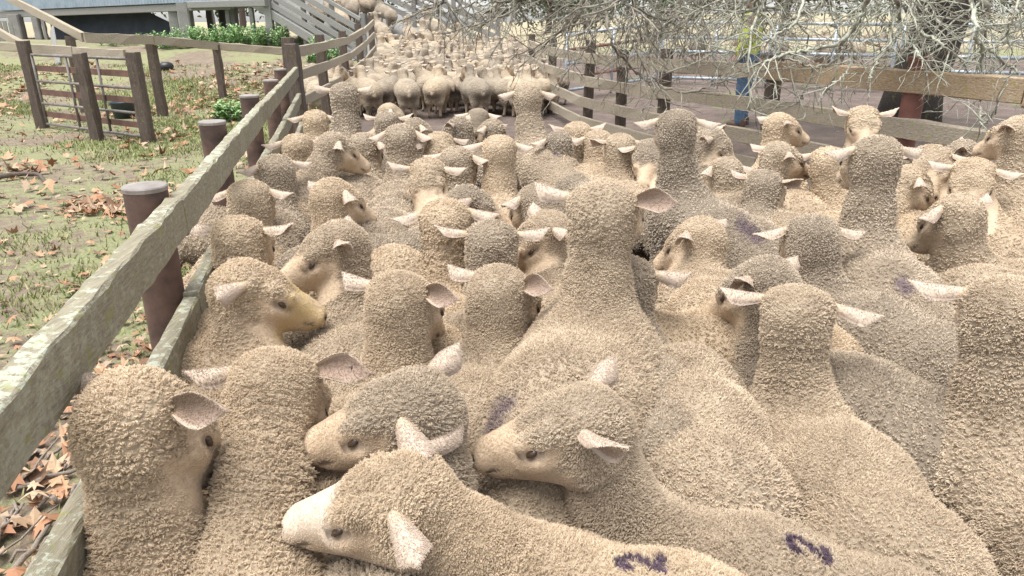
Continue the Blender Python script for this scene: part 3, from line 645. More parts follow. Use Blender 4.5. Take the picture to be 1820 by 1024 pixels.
# gate and the rails beyond it
def on(px, py, z=0.): return Pz(px, py, z)
G1, G2 = on(76, 226), on(264, 252); G1[2] = float(gz(*G1[:2])); G2[2] = float(gz(*G2[:2]))
ga = empty('paddock_gate', (G2[0], G2[1], 0), 'open steel pipe gate with three rusty planks between two dark posts', 'gate')
for g_, zt, w in ((G1, 1.33, .15), (G2, 1.22, .16)):
    mb = MB(); mb.beam(g_ - [0, 0, .05], g_ + [0, 0, zt], w, w, up=(0, 1, 0), rough=.005, seg=6); mb.build('post', M_POSTW, ga)
gd = nz(G2 - G1); q0, q1 = G1 + gd*.16 - [0, 0, 0], G2 - gd*.14
zl = lambda q, z: q + np.array([0, 0, z])
for z in (1.13, .74, .40, .08):
    mb = MB(); mb.tube([zl(q0, z), zl(q1, z)], .021, 8); mb.build('bar', M_GATE, ga, smooth=True)
for q in (q0, q1, q0*.62 + q1*.38, q0*.3 + q1*.7):
    mb = MB(); mb.tube([zl(q, .08), zl(q, 1.13)], .019, 8); mb.build('upright', M_GATE, ga, smooth=True)
for z in (.93, .57, .23):
    mb = MB(); mb.beam(zl(q0, z) + [0, .03, 0], zl(q1, z) + [0, .03, 0], .02, .085, rough=.002, seg=5); mb.build('plank', M_RUSTD, ga)
f4 = empty('timber_fence', tuple(on(290, 206)), 'old single-rail timber fence behind the gate in front of the weeds', 'fence')
nodes = [Pt(150, 67, 11.3), Pt(272, 71, 12.0), Pt(388, 82, 14.6), Pt(506, 92, 15.0)]
for a, b in zip(nodes[:-1], nodes[1:]):
    mb = MB(); mb.beam(a, b, .06, .15, rough=.006, seg=6); mb.build('rail', M_RAILD, f4)
for (a, b, w, h) in ((Pt(14, -4, 13), Pt(149, 66, 11.35), .06, .14), (Pt(-30, 42, 12.4), Pt(44, 82, 11.6), .06, .13), (Pt(-40, 80, 12.6), Pt(130, 91, 10.6), .05, .14), (Pt(132, 91, 10.55), Pt(222, 97, 9.9), .05, .12)):
    mb = MB(); mb.beam(a, b, w, h, rough=.005, seg=5); mb.build('rail', M_RAILD, f4)
for (px, py, top, t_) in ((173, 248, 86, .15), (290, 206, 66, .15), (398, 181, 75, .14), (152, 200, 60, .13)):
    b = on(px, py); b[2] = float(gz(*b[:2])) - .05; tp = Pt(px - (py - top)*.16, top, np.linalg.norm(b[:2])*.985); top3 = np.array([b[0], b[1], tp[2]])
    mb = MB(); mb.beam(b, top3, t_, t_, up=(0, 1, 0), rough=.006, seg=6); mb.build('post', M_POSTW, f4)
# tub, ball, sticks
tb = on(222, 209); tb[2] = float(gz(*tb[:2]))
mb = MB(); mb.lathe(tb, [(0, .02), (.15, .02), (.165, 0), (.2, .27), (.215, .275), (.215, .29), (.19, .285), (.16, .05), (0, .045)], 24); tag(mb.build('feed_tub', flat_mat('blue_plastic', (.03, .045, .06), (.05, .07, .09), 9, .5), None, True), 'dark blue plastic tub on the grass behind the gate', 'tub')
bb = on(302, 158); bb[2] = float(gz(*bb[:2])) 
mb = MB(); mb.lathe(bb, [(.0, .19), (.08, .185), (.15, .15), (.18, .09), (.17, .02), (.15, 0)], 20); tag(mb.build('rubber_feeder', M_TAG, None, True), 'small black upturned rubber feeder lying among brown leaves', 'feeder')
M_STICK = wood_mat('dead_stick', (.16, .125, .10), (.34, .29, .24), None, .5, (20, 20, 20))
for k in range(30):
    b = on(rng.uniform(-60, 165), rng.uniform(735, 1000), .02); a = rng.uniform(0, 3.14); L = rng.uniform(.12, .45); dd = np.array([math.cos(a), math.sin(a), 0])
    if b[0] + .5*L*abs(dd[0]) > fence_x(b[1]) + .04: b[0] = fence_x(b[1]) - .5*L*abs(dd[0]) - .02
    pts = [b + dd*L*(u - .5) + [0, 0, .015 + .035*rng.random()] + rng.normal(0, .008, 3)*[1, 1, .2] for u in np.linspace(0, 1, 7)]
    mb = MB(); mb.tube(pts, np.linspace(.0085, .004, 7)*rng.uniform(.6, 1.5), 7); tag(mb.build('fallen_stick', M_STICK, None, True), 'dead grey stick among the leaves outside the left fence', 'stick', 'dead sticks by the left fence')
for k, (px, py, L) in enumerate(((55, 322, .9), (240, 196, .3))):
    b = on(px, py, .02); pts = [b + np.array([L*(u - .5), .3*L*math.sin(u*5), .03]) + rng.normal(0, .015, 3)*[1, 1, .3] for u in np.linspace(0, 1, 9)]
    mb = MB(); mb.tube(pts, np.linspace(.03, .01, 9), 7); tag(mb.build('fallen_branch', M_POSTW, None, True), ('dark crooked fallen branch on bare ground left of the posts', 'short dark fallen branch beside the blue tub')[k], 'branch')
# ------------------------------------------------------------------ woolshed and ramp
M_IRON = flat_mat('corrugated_iron', (.24, .30, .36), (.34, .40, .46), 3, .5, .25); M_NAVY = flat_mat('void_shade', (.03, .042, .06), (.055, .07, .095), 2, .6)
sh = empty('woolshed', (-15, 26, 0.9), 'grey corrugated iron shearing shed raised on timber stumps at top left', 'building')
A, B = Pt(-60, 22, 28), Pt(405, 1, 21.5); B2 = Pt(470, -6, 20.8)
def corr(name, a, b, z0, z1, mat, pitch=.16, dep=.025):
    d = b - a; L = np.linalg.norm(d[:2]); n = int(L/pitch*4); u = np.linspace(0, 1, n + 1); nrm = nz([-d[1], d[0], 0])
    base = a[None] + d[None]*u[:, None] + nrm[None]*(dep*np.sin(u*L/pitch*2*math.pi))[:, None]
    V = np.concatenate([base + [0, 0, z0], base + [0, 0, z1], base + [0, 0, z1] + nrm*.05, base + [0, 0, z0] + nrm*.05]); k = np.arange(n); N = n + 1
    Q = np.concatenate([np.stack([k+i*N, k+1+i*N, k+1+(i+1)*N, k+(i+1)*N], 1) for i in range(3)])
    mb = MB(); mb.add(V, Q); return mb.build(name, mat, sh, smooth=False)
corr('iron_wall', A, B, 0, 3.2, M_IRON)
nrm = nz(np.array([-(B-A)[1], (B-A)[0], 0.])); nrm = nrm if nrm[1] > 0 else -nrm
mb = MB(); mb.beam(A + nrm*.12 - [0, 0, .14], B + nrm*.12 - [0, 0, .14], .14, .22); mb.build('floor_bearer', M_GREY, sh)
mb = MB(); V = [A + nrm*.3, B + nrm*.3, B + nrm*7, A + nrm*7]; mb.add([v + [0, 0, .05] for v in V] + [v + [0, 0, .17] for v in V], [(0, 1, 2, 3), (7, 6, 5, 4), (0, 4, 5, 1), (1, 5, 6, 2), (2, 6, 7, 3), (3, 7, 4, 0)]); mb.build('floor', M_GREY, sh)
mb = MB(); V = [A + nrm*.0 + [0, 0, 3.25], B + [0, 0, 3.25], B + nrm*7.5 + [0, 0, 4.9], A + nrm*7.5 + [0, 0, 4.9]]; mb.add([v for v in V] + [v + [0, 0, .05] for v in V], [(0, 1, 2, 3), (7, 6, 5, 4), (0, 4, 5, 1), (1, 5, 6, 2), (2, 6, 7, 3), (3, 7, 4, 0)]); mb.build('roof', M_IRON, sh)
def slab(pts, th, name, mat, root):
    pts = [np.asarray(q, float) for q in pts]; nn = nz(np.cross(pts[1]-pts[0], pts[2]-pts[0])); m_ = len(pts); mb = MB()
    V = pts + [q + nn*th for q in pts]; T = []
    for k in range(1, m_-1): T += [(0, k, k+1), (m_, m_+k+1, m_+k)]
    Q = [(k, m_+k, m_+(k+1) % m_, (k+1) % m_) for k in range(m_)]
    mb.add(V, Q, T); return mb.build(name, mat, root)
slab([Pt(86, 18, 27.5), Pt(234, 8, 25.8), Pt(326, 52, 25.0), Pt(332, 78, 25.0), Pt(96, 90, 27.5)], .12, 'underfloor_void', M_NAVY, sh)  # dark slab standing in for the deep shade of the void under the floor
for (px, top, bot, t_, w) in ((31, 26, 88, 26.5, .42), (67, 30, 88, 26, .24), (80, 30, 92, 26, .12), (312, 6, 60, 23.0, .34), (332, 5, 76, 22.5, .40), (416, 2, 80, 22.6, .3), (481, -6, 80, 20.9, .22), (400, 2, 70, 27.5, .3), (375, 4, 62, 31, .3)):
    a = Pt(px + (top-bot)*.08, top, t_); b = np.array([a[0], a[1], float(gz(a[0], a[1])) - .1]); mb = MB(); mb.beam(b, a, w, w*.9, up=(0, 1, 0), rough=.008, seg=5); mb.build('stump', M_GREY, sh)
mb = MB(); mb.beam(Pt(336, 9, 22.3), Pt(474, 5, 20.8), .16, .2); mb.build('bearer', M_GREY, sh)
mb = MB(); mb.beam(Pt(104, 118, 18), Pt(92, 52, 20), .22, .05, up=(0, 1, 0)); mb.build('leaning_plank', M_GREY, sh)
for k in range(7):
    a = on(-18 + k*9, 120, .1); a[2] = float(gz(*a[:2])); mb = MB(); mb.beam(a - [0, 0, .1], a + [0, 0, .62 + .05*rng.random()], .14, .03, up=(0, 1, 0), rough=.004, seg=3); mb.build('board', M_GREY, sh)
# ramp
rp = empty('sheep_ramp', (-4, 20.5, .5), 'slatted grey timber ramp climbing up left towards the shed', 'ramp')
n0, n1 = np.array([-4.15, 20.6, .42]), np.array([-9.6, 24.2, 3.1]); f0, f1_ = np.array([-.35, 21.2, .45]), np.array([-7.6, 27.2, 3.3])
slab([n0, f0, f1_, n1], -.1, 'floor', M_GREY, rp)
for a, b in ((n0, n1), (f0, f1_)):
    for k, z in enumerate((.12, .38, .64, .90, 1.18)):
        mb = MB(); mb.beam(a + [0, 0, z + .05], b + [0, 0, z + .05], .04, .16 if k < 4 else .1, rough=.003, seg=6); mb.build('slat', M_GREY, rp)
    for u in (0., .18, .36, .54, .72, .9):
        q = a + (b - a)*u; nn = nz(np.cross(b - a, [0, 0, 1]))*(.09 if a is n0 else -.09); g_ = float(gz(*q[:2])); mb = MB(); mb.beam(np.array([q[0] + nn[0], q[1] + nn[1], g_ - .1]), np.array([q[0] + nn[0], q[1] + nn[1], q[2] + 1.38]), .13, .13, up=(0, 1, 0), rough=.004, seg=4); mb.build('post', M_GREY, rp)
mb = MB(); mb.beam(n0 + [-.3, .1, .05], n1 + [0, .1, -.15], .1, .25); mb.build('stringer', M_GREY, rp)
# ------------------------------------------------------------------ steel yards behind the tree
M_PIPE = flat_mat('blue_grey_pipe', (.30, .35, .40), (.45, .50, .55), 8, .4, .3)
pn = [(1.1, 15.6), (3.2, 16.0), (5.4, 15.4), (7.6, 14.6), (9.8, 13.6), (12, 12.6)]
for k in range(5):
    a, b = np.array([*pn[k], float(gz(*pn[k]))]), np.array([*pn[k+1], float(gz(*pn[k+1]))]); d = nz(b - a); a = a + d*.05; b = b - d*.05
    r_ = empty('steel_panel', tuple((a+b)/2), ('rusty and grey steel yard panel nearest the ramp, behind the twigs', 'grey steel yard panel behind the densest twigs', 'grey pipe yard panel just left of the man in yellow', 'grey pipe yard panel between the man and the tree trunk', 'grey pipe yard panel at far right beyond the trunk')[k], 'yard panel', 'steel yard panels behind the tree')
    for z in (.18, .45, .72, 1.0, 1.3):
        mb = MB(); mb.tube([a + [0, 0, z], b + [0, 0, z]], .032, 8); mb.build('rail', M_PIPE if not (k == 0 and z in (.45, 1.0)) else M_RUST, r_, True)
    for u in (0, .5, 1):
        mb = MB(); mb.tube([a + (b-a)*u - [0, 0, .02], a + (b-a)*u + [0, 0, 1.33]], .03, 8); mb.build('upright', M_PIPE, r_, True)
# ------------------------------------------------------------------ plants
def leaf_mat(name, a, b, c_):
    m, t, p = new_mat(name); at = nd(t, 'ShaderNodeAttribute', attribute_name='tone').outputs['Fac']; t.links.new(ramp(t, at, [(0, a), (.5, b), (1, c_)]), p.inputs['Base Color']); p.inputs['Roughness'].default_value = .7
    p.inputs['Transmission Weight'].default_value = 0; return m
M_WEED = leaf_mat('weed_leaf', (.13, .24, .08), (.24, .40, .15), (.38, .54, .25)); M_FOL = leaf_mat('far_foliage', (.025, .045, .02), (.05, .08, .035), (.10, .13, .06))
def blades(base, d, side, L, w):
    """pointed leaves as two-quad strips with a droop"""
    n = len(base); up = np.array([0, 0, 1.]); m1 = base + d*L[:, None]*.5 - up*0; tip = base + d*L[:, None] - up*(L*.28)[:, None]
    V = np.stack([base - side*w[:, None]*.25, base + side*w[:, None]*.25, m1 + side*w[:, None]*.5, m1 - side*w[:, None]*.5, tip], 1).reshape(-1, 3); k = np.arange(n)*5
    return V, np.stack([k, k+1, k+2, k+3], 1), np.stack([k+3, k+2, k+4], 1)
def weed(px, py, rad, ht, ns, label, grp='green weeds by the fences'):
    b0 = on(px, py); b0[2] = float(gz(*b0[:2])); r_ = empty('weed_clump', tuple(b0), label, 'weeds', grp); st = MB(); BB = []; DD = []
    for s in range(int(ns*1.5)):
        a = rng.random()*6.28; q = rad*math.sqrt(rng.random()); b = b0 + [q*math.cos(a), q*math.sin(a), 0]; b[2] = float(gz(*b[:2])); h = .55*ht*rng.uniform(.3, 1.15); ln = rng.normal(0, .12, 2)
        pts = [b + np.array([ln[0]*u*u, ln[1]*u*u, u])*h for u in np.linspace(0, 1, 5)]; st.tube(pts, np.linspace(.009, .003, 5), 5)
        m_ = int(10 + 14*ht)
        for j in range(m_):
            u = (.12 + .88*j/m_); c = b + np.array([ln[0]*u*u, ln[1]*u*u, u])*h; an = rng.random()*6.28; BB.append(c); DD.append([math.cos(an), math.sin(an), rng.uniform(.1, .9)])
    st.build('stems', M_WEED, r_); BB = np.array(BB); DD = np.array(DD); DD /= np.linalg.norm(DD, axis=1)[:, None]; sd_ = np.cross(DD, [0, 0, 1.]); sd_ /= np.linalg.norm(sd_, axis=1)[:, None]; n = len(BB)
    V, Q, T = blades(BB, DD, sd_, rng.uniform(.10, .22, n), rng.uniform(.03, .06, n)); fo = MB(); fo.add(V, Q, T, np.repeat(rng.random(n), 5)); fo.build('leaves', M_WEED, r_, False, attr='tone')
for a in ((318, 140, .75, .75, 26, 'broad green weed clump at the left of the row under the shed'), (352, 138, .8, .95, 30, 'tall green weed clump in front of the dark underfloor'), (392, 138, .8, .85, 30, 'green weed clump behind the thin timber post under the shed'), (432, 139, .8, 1.0, 30, 'dense green weed clump below the pale field'), (470, 138, .8, .95, 30, 'green weed clump below the ramp timbers'), (505, 136, .7, 1.0, 26, 'green weed clump just left of the dark corner posts'),
          (404, 214, .22, .62, 14, 'small bright weed tuft by the brown steel posts'), (425, 208, .15, .42, 8, 'low weed tuft at the foot of a brown steel post'), (582, 150, .5, 1.15, 24, 'tall weed clump behind the dark three-rail fence'), (622, 138, .5, 1.1, 22, 'weed clump near the far end of the dark three-rail fence'), (556, 176, .25, .9, 12, 'weed clump at the corner post of the left fence'), (915, 150, .3, .6, 12, 'weed clump by the right fence near the far sheep'), (262, 132, .7, .5, 18, 'low weed clump at the left edge of the weeds'), (222, 138, .5, .35, 12, 'low green weed clump seen above the gate')): weed(*a)
def far_tree(x, y, h, r_, label, dens=1.0):
    g_ = float(gz(x, y)); rt = empty('far_tree', (x, y, g_), label, 'tree', 'trees beyond the shed'); t_ = MB(); t_.tube([(x, y, g_ - .3), (x + .1, y, g_ + h*.3), (x + .3, y, g_ + h*.8)], [.3, .22, .06], 8)
    cl = []
    for k in range(12):
        an = rng.random()*6.28; e = np.array([x + r_*.7*math.cos(an), y + r_*.7*math.sin(an), g_ + h*rng.uniform(.3, .95)]); t_.tube([(x + .1, y, g_ + h*rng.uniform(.15, .45)), (np.array([x, y, g_ + h*.4]) + e)/2 + rng.normal(0, .2, 3), e], [.1, .06, .02], 5); cl.append(e)
    t_.build('trunk', M_POSTW, rt)
    n = int(4200*dens); c = np.array(cl)[rng.integers(0, 12, n)] + rng.normal(0, 1, (n, 3))*[r_*.33, r_*.33, h*.12]; d = rng.normal(0, 1, (n, 3)); d /= np.linalg.norm(d, axis=1)[:, None]; s_ = np.cross(d, rng.normal(0, 1, (n, 3))); s_ /= np.linalg.norm(s_, axis=1)[:, None]
    c[:, 2] = np.maximum(c[:, 2], g_ + .3); V, Q, T = blades(c, d, s_, rng.uniform(.2, .5, n), rng.uniform(.12, .25, n)); fo = MB(); fo.add(V, Q, T, np.repeat(rng.random(n), 5)); fo.build('crown', M_FOL, rt, False, attr='tone')
for a in ((-30, 62, 8, 3.2, 'dark green tree far off between the two shed stumps'), (-25.5, 66, 7, 3, 'dark tree far off right of the pale gap'), (-21.5, 60, 9, 3.6, 'dark tree far off behind the ramp timbers'), (-36, 70, 7, 3, 'rounded dark tree far off left of the shed stumps'), (-15, 74, 9, 4, 'broad dark tree far off above the ramp')): far_tree(*a)
for a in ((9, 46, 6, 4.6, 'loose green tree far behind the middle of the twigs', .6), (17, 47, 6, 4.6, 'loose green tree far behind the man in yellow', .6), (27, 50, 7, 5, 'loose green tree far behind the leaning trunk', .6), (3, 62, 6, 4.2, 'green tree far behind the left end of the twigs'), (40, 66, 7, 5, 'green tree far off at the right edge')): far_tree(*a)
# ------------------------------------------------------------------ the bare lichened tree on the right
M_BARK = wood_mat('dark_bark', (.022, .017, .015), (.065, .052, .043), (.25, .24, .19), .12, (7, 7, 2), bs=1)
def twig_mat():
    m, t, p = new_mat('lichen_twig'); v = objco(t); p.inputs['Roughness'].default_value = .9
    b = ramp(t, noise(t, v, 14, 3), [(.3, (.10, .078, .062)), (.7, (.21, .165, .13))]); f = nd(t, 'ShaderNodeAttribute', attribute_name='tone').outputs['Fac']
    l = math_(t, 'MULTIPLY', f, sstn(t, noise(t, v, 9, 4, .7), .36, .5)); lc = ramp(t, noise(t, v, 25, 2), [(.35, (.33, .35, .265)), (.65, (.50, .50, .42))])
    t.links.new(mixc(t, l, b, lc), p.inputs['Base Color']); bump(t, p, noise(t, v, 90, 3), .7, .006); return m
M_TWIG = twig_mat()
tb = np.array([*on(1612, 214, .28)[:2], 0]); tb[2] = float(gz(*tb[:2])); 
tr = empty('bare_tree', tuple(tb), 'leafless lichen covered tree with dark leaning trunk on the right', 'tree')
mb = MB(); tp = [tb + [0, 0, -.2], tb + [.02, 0, .5], tb + [.18, 0, 1.2], tb + [.34, .1, 2.0], tb + [.42, .1, 2.9], tb + [.3, 0, 3.8]]
mb.tube(tp, [.47, .36, .33, .33, .3, .2], 18); mb.build('trunk', M_BARK, tr, True)
limb = MB(); twg = MB()
def tw(p, d, L, r, lv, lich, droop=.25):
    n = max(4, int(L/.07)); pts = [p.copy()]; d = nz(d); kids = []
    for i in range(n):
        d = nz(d + rng.normal(0, .17, 3) + np.array([0, 0, -droop*.10])); p = p + d*L/n; pts.append(p)
        if lv > 0 and i > 0 and rng.random() < (.62 if lv > 1 else .5): kids.append((p.copy(), d.copy(), i/n))
    ra = np.linspace(r, r*.42, n+1)*(1 + rng.normal(0, .09, n+1)); (twg if r < .016 else limb).tube(pts, ra, 5 if r < .01 else 7, True, lich)
    for q, dd, u in kids:
        ax = nz(np.cross(dd, rng.normal(0, 1, 3))); a = rng.uniform(.5, 1.15); nd_ = dd*math.cos(a) + ax*math.sin(a)
        tw(q, nd_, L*rng.uniform(.28, .55)*(1.1 - .5*u), max(.0026, r*.55*(1 - .4*u)), lv-1, np.clip(lich + rng.normal(0, .25), 0, 1), droop)
fork = [tp[3], tp[4], tp[5]]
def spline(P, n):
    P = np.asarray(P, float); t = np.linspace(0, len(P)-1, n); k = np.minimum(t.astype(int), len(P)-2); f = (t-k)[:, None]
    g = np.gradient(P, axis=0); return (2*f**3-3*f**2+1)*P[k] + (f**3-2*f**2+f)*g[k] + (-2*f**3+3*f**2)*P[k+1] + (f**3-f**2)*g[k+1]
# limbs arch out of the trunk, above the picture, and their branches hang into it
for k, (px, py, t_) in enumerate(((850, -45, 7.8), (990, -70, 6.8), (1080, -40, 8.2), (1180, -60, 6.3), (1290, -50, 7.4), (1400, -80, 6.0), (1500, -60, 7.0), (1640, -80, 5.6), (1760, -60, 6.4), (1880, -70, 5.4), (930, -25, 9.0), (1230, -20, 9.0))):
    e = Pt(px, py, t_); s0 = fork[k % 3]; mid = (s0 + e)/2 + np.array([0, 0, .75]); pts = spline([s0, mid, e, e + nz(e - mid)*.5 + [0, 0, -.2]], 26) + rng.normal(0, .02, (26, 3)); limb.tube(pts, np.linspace(.10, .014, 26), 9, True, .45)
    for j in range(10, 26):
        for _ in range(3 if px < 1450 else 2):
            if rng.random() < .9: tw(pts[j].copy(), np.array([rng.normal(-.35, .8), rng.normal(-.4, .8), -.45 + .35*rng.normal()]), rng.uniform(.55, 1.15)*(.6 if px < 1000 else 1), rng.uniform(.006, .013), 2, .4 if px < 1350 else .75, .4)
TR = [([(1560, -60), (1545, -15), (1530, 30), (1500, 70), (1455, 86), (1400, 96), (1360, 112)], 5.4, .022, .9), ([(1500, 70), (1478, 112), (1437, 117), (1385, 102), (1340, 128)], 5.4, .012, .7), ([(1580, -50), (1592, -8), (1600, 36), (1598, 60), (1572, 95), (1555, 116), (1546, 140)], 5.2, .018, .95),
      ([(1600, 36), (1636, 56), (1674, 78), (1704, 104), (1722, 118)], 5.2, .013, .9), ([(1612, 66), (1630, 92), (1638, 108)], 5.2, .01, .9), ([(1715, -50), (1726, 0), (1734, 50), (1742, 76), (1788, 112), (1812, 130)], 5.0, .018, .95), ([(1742, 76), (1744, 130), (1742, 210), (1756, 216), (1768, 203)], 5.0, .010, .8),
      ([(1515, 60), (1508, 122), (1482, 148), (1458, 162)], 5.4, .012, .9), ([(1446, 118), (1432, 158), (1412, 184), (1330, 196)], 5.6, .009, .5), ([(1070, -30), (1080, 40), (1089, 80), (1112, 110), (1150, 142), (1222, 165), (1278, 145), (1320, 124), (1356, 111)], 6.2, .014, .3),
      ([(1120, -30), (1062, 28), (1002, 52), (950, 85), (898, 104)], 6.8, .012, .2), ([(1075, 30), (1042, 86), (1006, 128), (962, 184)], 6.8, .010, .3), ([(1200, 60), (1186, 108), (1164, 157), (1136, 206)], 6.2, .008, .4), ([(1350, -40), (1338, 20), (1300, 60), (1262, 98), (1220, 120)], 6.0, .014, .7), ([(1430, -40), (1420, 30), (1380, 62), (1340, 84), (1280, 96)], 5.8, .013, .85),
      ([(1800, -40), (1806, 20), (1790, 60), (1800, 100)], 4.9, .010, .9), ([(1660, -50), (1648, 10), (1622, 46), (1585, 70), (1560, 96)], 5.1, .012, .9), ([(1250, -40), (1240, 10), (1200, 50), (1150, 70), (1090, 110)], 6.5, .012, .5), ([(980, -40), (960, 0), (900, 28), (840, 45), (790, 60)], 7.6, .012, .3), ([(880, -40), (850, 0), (800, 20), (740, 26)], 8.0, .012, .25)]
for P_, t_, r_, lc in TR:
    pts = spline([Pt(a, b, t_ + .25*math.sin(a*.02 + b*.03)) for a, b in P_], 8*len(P_)); m_ = len(pts); pts = pts + rng.normal(0, .007, pts.shape); (limb if r_ > .011 else twg).tube(pts, np.linspace(r_, r_*.4, m_)*(1 + rng.normal(0, .08, m_)), 7, True, lc)
    for j in range(5, m_, 2):
        d = nz(pts[j] - pts[j-1]); ax = nz(np.cross(d, rng.normal(0, 1, 3))); a = rng.uniform(.6, 1.2)
        if rng.random() < .8: tw(pts[j].copy(), d*math.cos(a) + ax*math.sin(a), rng.uniform(.10, .42), rng.uniform(.004, .007), 1, lc, .15)
limb.build('limbs', M_TWIG, tr, True, attr='tone'); twg.build('twigs', M_TWIG, tr, True, attr='tone')
# ------------------------------------------------------------------ the man behind the twigs
def person(b, rz):
    r_ = empty('person', tuple(b), 'person in a yellow hi-vis shirt and blue jeans behind the twigs', 'person'); r_.rotation_euler = (0, 0, rz)
    def part(name, cones, mat, h=.012):
        f = Field((-.42, -.36, -.02), (.42, .36, 1.85), h)
        for c in cones: f.cone(*c[:5], **(c[5] if len(c) > 5 else {}))
        V, Q = f.mesh(); return link(bpy.data.objects.new(name, np_mesh(name, V, Q, mat)), r_)
    C = [((0, 0, 1.68), (.012, 0, 1.62), .088, .07, .03), ((.06, 0, 1.585), (.02, 0, 1.58), .045, .05, .03), ((.085, 0, 1.635), (.1, 0, 1.615), .012, .017, .012), ((-.015, 0, 1.58), (-.02, 0, 1.43), .055, .062, .03)]
    for s in (1, -1):
        C += [((-.0, s*.085, 1.635), (-.01, s*.09, 1.61), .02, .015, .01), ((-.02, s*.2, 1.42), (-.01, s*.27, 1.14), .056, .044, .02), ((-.01, s*.27, 1.14), (.1, s*.26, .92), .042, .03, .02), ((.1, s*.26, .91), (.12, s*.255, .84), .03, .033, .02)]
        for k in range(4): C += [((.10 + .018*k, s*.258, .83), (.105 + .022*k, s*.25, .76 + .006*abs(k-1.5)), .0105, .008, .006)]
        C += [((.13, s*.24, .88), (.165, s*.225, .82), .012, .009, .008)]
        C += [((0, s*.1, .9), (.01, s*.105, .5), .08, .055, .03), ((.01, s*.105, .5), (0, s*.105, .1), .055, .04, .03)]
    C += [((0, 0, 1.36), (0, 0, .95), .14, .13, .05, dict(ys=1.2))]
    part('body', C, flat_mat('skin', (.42, .26, .19), (.5, .32, .24), 20, .6))
    S = [((-.0, 0, 1.37), (0, 0, 1.0), .155, .15, .06, dict(ys=1.25))]
    for s in (1, -1): S += [((-.015, s*.15, 1.42), (-.01, s*.265, 1.16), .085, .066, .05), ((-.01, s*.265, 1.16), (.07, s*.265, .99), .062, .05, .03)]
    part('shirt', S, flat_mat('hi_vis_yellow', (.50, .58, .08), (.62, .68, .16), 12, .8))
    J = [((0, 0, 1.0), (0, 0, .9), .152, .15, .05, dict(ys=1.15))]
    for s in (1, -1): J += [((0, s*.095, .9), (.01, s*.108, .5), .105, .075, .05), ((.01, s*.108, .5), (0, s*.108, .09), .075, .066, .03)]
    part('jeans', J, flat_mat('denim', (.06, .11, .19), (.11, .18, .28), 30, .9))
    for s in (1, -1): part('boot', [((-.03, s*.108, .1), (-.03, s*.108, .05), .058, .055, .02), ((-.04, s*.108, .045), (.13, s*.115, .04), .048, .042, .02)], M_STEEL)
    part('hat', [((0, 0, 1.72), (0, 0, 1.76), .1, .085, .03), ((0, 0, 1.715), (.11, 0, 1.705), .1, .07, .02)], M_POSTW)
pb = on(1316, 221, .25); pb[2] = float(gz(*pb[:2])); person(pb, R(150))
# ------------------------------------------------------------------ the mob: every sheep placed by the top of its head
E_SIDE = ((-.05, .15, .2), (-.05, .15, .2)); E_BACK = ((-.05, .85, .2), (.0, .75, .2)); E_UP = ((.45, .3, .2), (.45, .3, .2)); E_DROP = ((-.35, .3, .3), (-.35, .3, .3))
MK = lambda k, x=-.3, y=0, s=.06, a=0: ((k, x, y, s, a),)
# nearest rows
sheep(282, 656, .99, -26, 4, 'woolly sheep nearest the left fence, head turned right with one ear folded forward', d=.16, pitch=48, lat=-.02, ears=((.15, .75, .2), (.3, .0, 2.0)))
sheep(510, 626, .90, -8, 3, 'sheep with lowered face showing only a woolly crown and one black tagged ear', d=.36, pitch=62, ears=((-.3, .5, 0), (.1, .1, 2.2)), tag_=(1,))
sheep(718, 664, .945, 82, -5, 'sheep in left profile with its chin on the fleece beside it, behind the lowest face', d=.16, lat=.03, pitch=18, ears=((-.2, .8, (-.2, -.8, .5)), (.3, .6, .3)))
sheep(708, 812, .89, 80, 64, 'frontmost sheep with a white nose facing left and a purple 2 on its back', d=.135*2/2+.07, lat=.08, pitch=15, size=1.0, hs=1.12, zo=.07, wht=1., ears=((-.2, .75, (-.5, -.45, .6)), (.3, .55, .4)), mark=MK('2', -.21, -.035, .036, -1.45))
sheep(1030, 688, .92, 80, 65, 'sheep in left profile with open eye and a purple 2 on its long back', d=.2, lat=.04, pitch=18, size=1.0, hs=1.12, zo=-.005, sway=.1, ears=((.25, 1.3, (-.2, -.25, .9)), (.4, .6, .3)), mark=MK('2', -.36, .0, .036, -1.45))
sheep(1078, 318, 1.18, -22, -17, 'tall sheep in the centre with raised head, a purple smudge on its rump', d=.10, lift=.13, zo=.0, hs=1.14, pitch=22, ears=((.45, .2, .3), (.15, .2, 2.4)), mark=MK('b', -.46, .135, .07), size=1.1, fat=.98)
sheep(1425, 503, .93, -22, 2, 'sheep seen from behind at lower right with wide pale ears and faint purple mark', d=.14, lift=.02, size=1.02, hs=1.12, pitch=35, ears=((.22, .1, .3), (.05, .1, .3)), mark=MK('b', -.13, .0, .04))
sheep(1805, 490, 1.03, -28, 2, 'large sheep cut off by the right edge with one pointed ear', d=.15, lift=.06, pitch=25, ears=((.2, .1, .5), (0, .2, 0)))
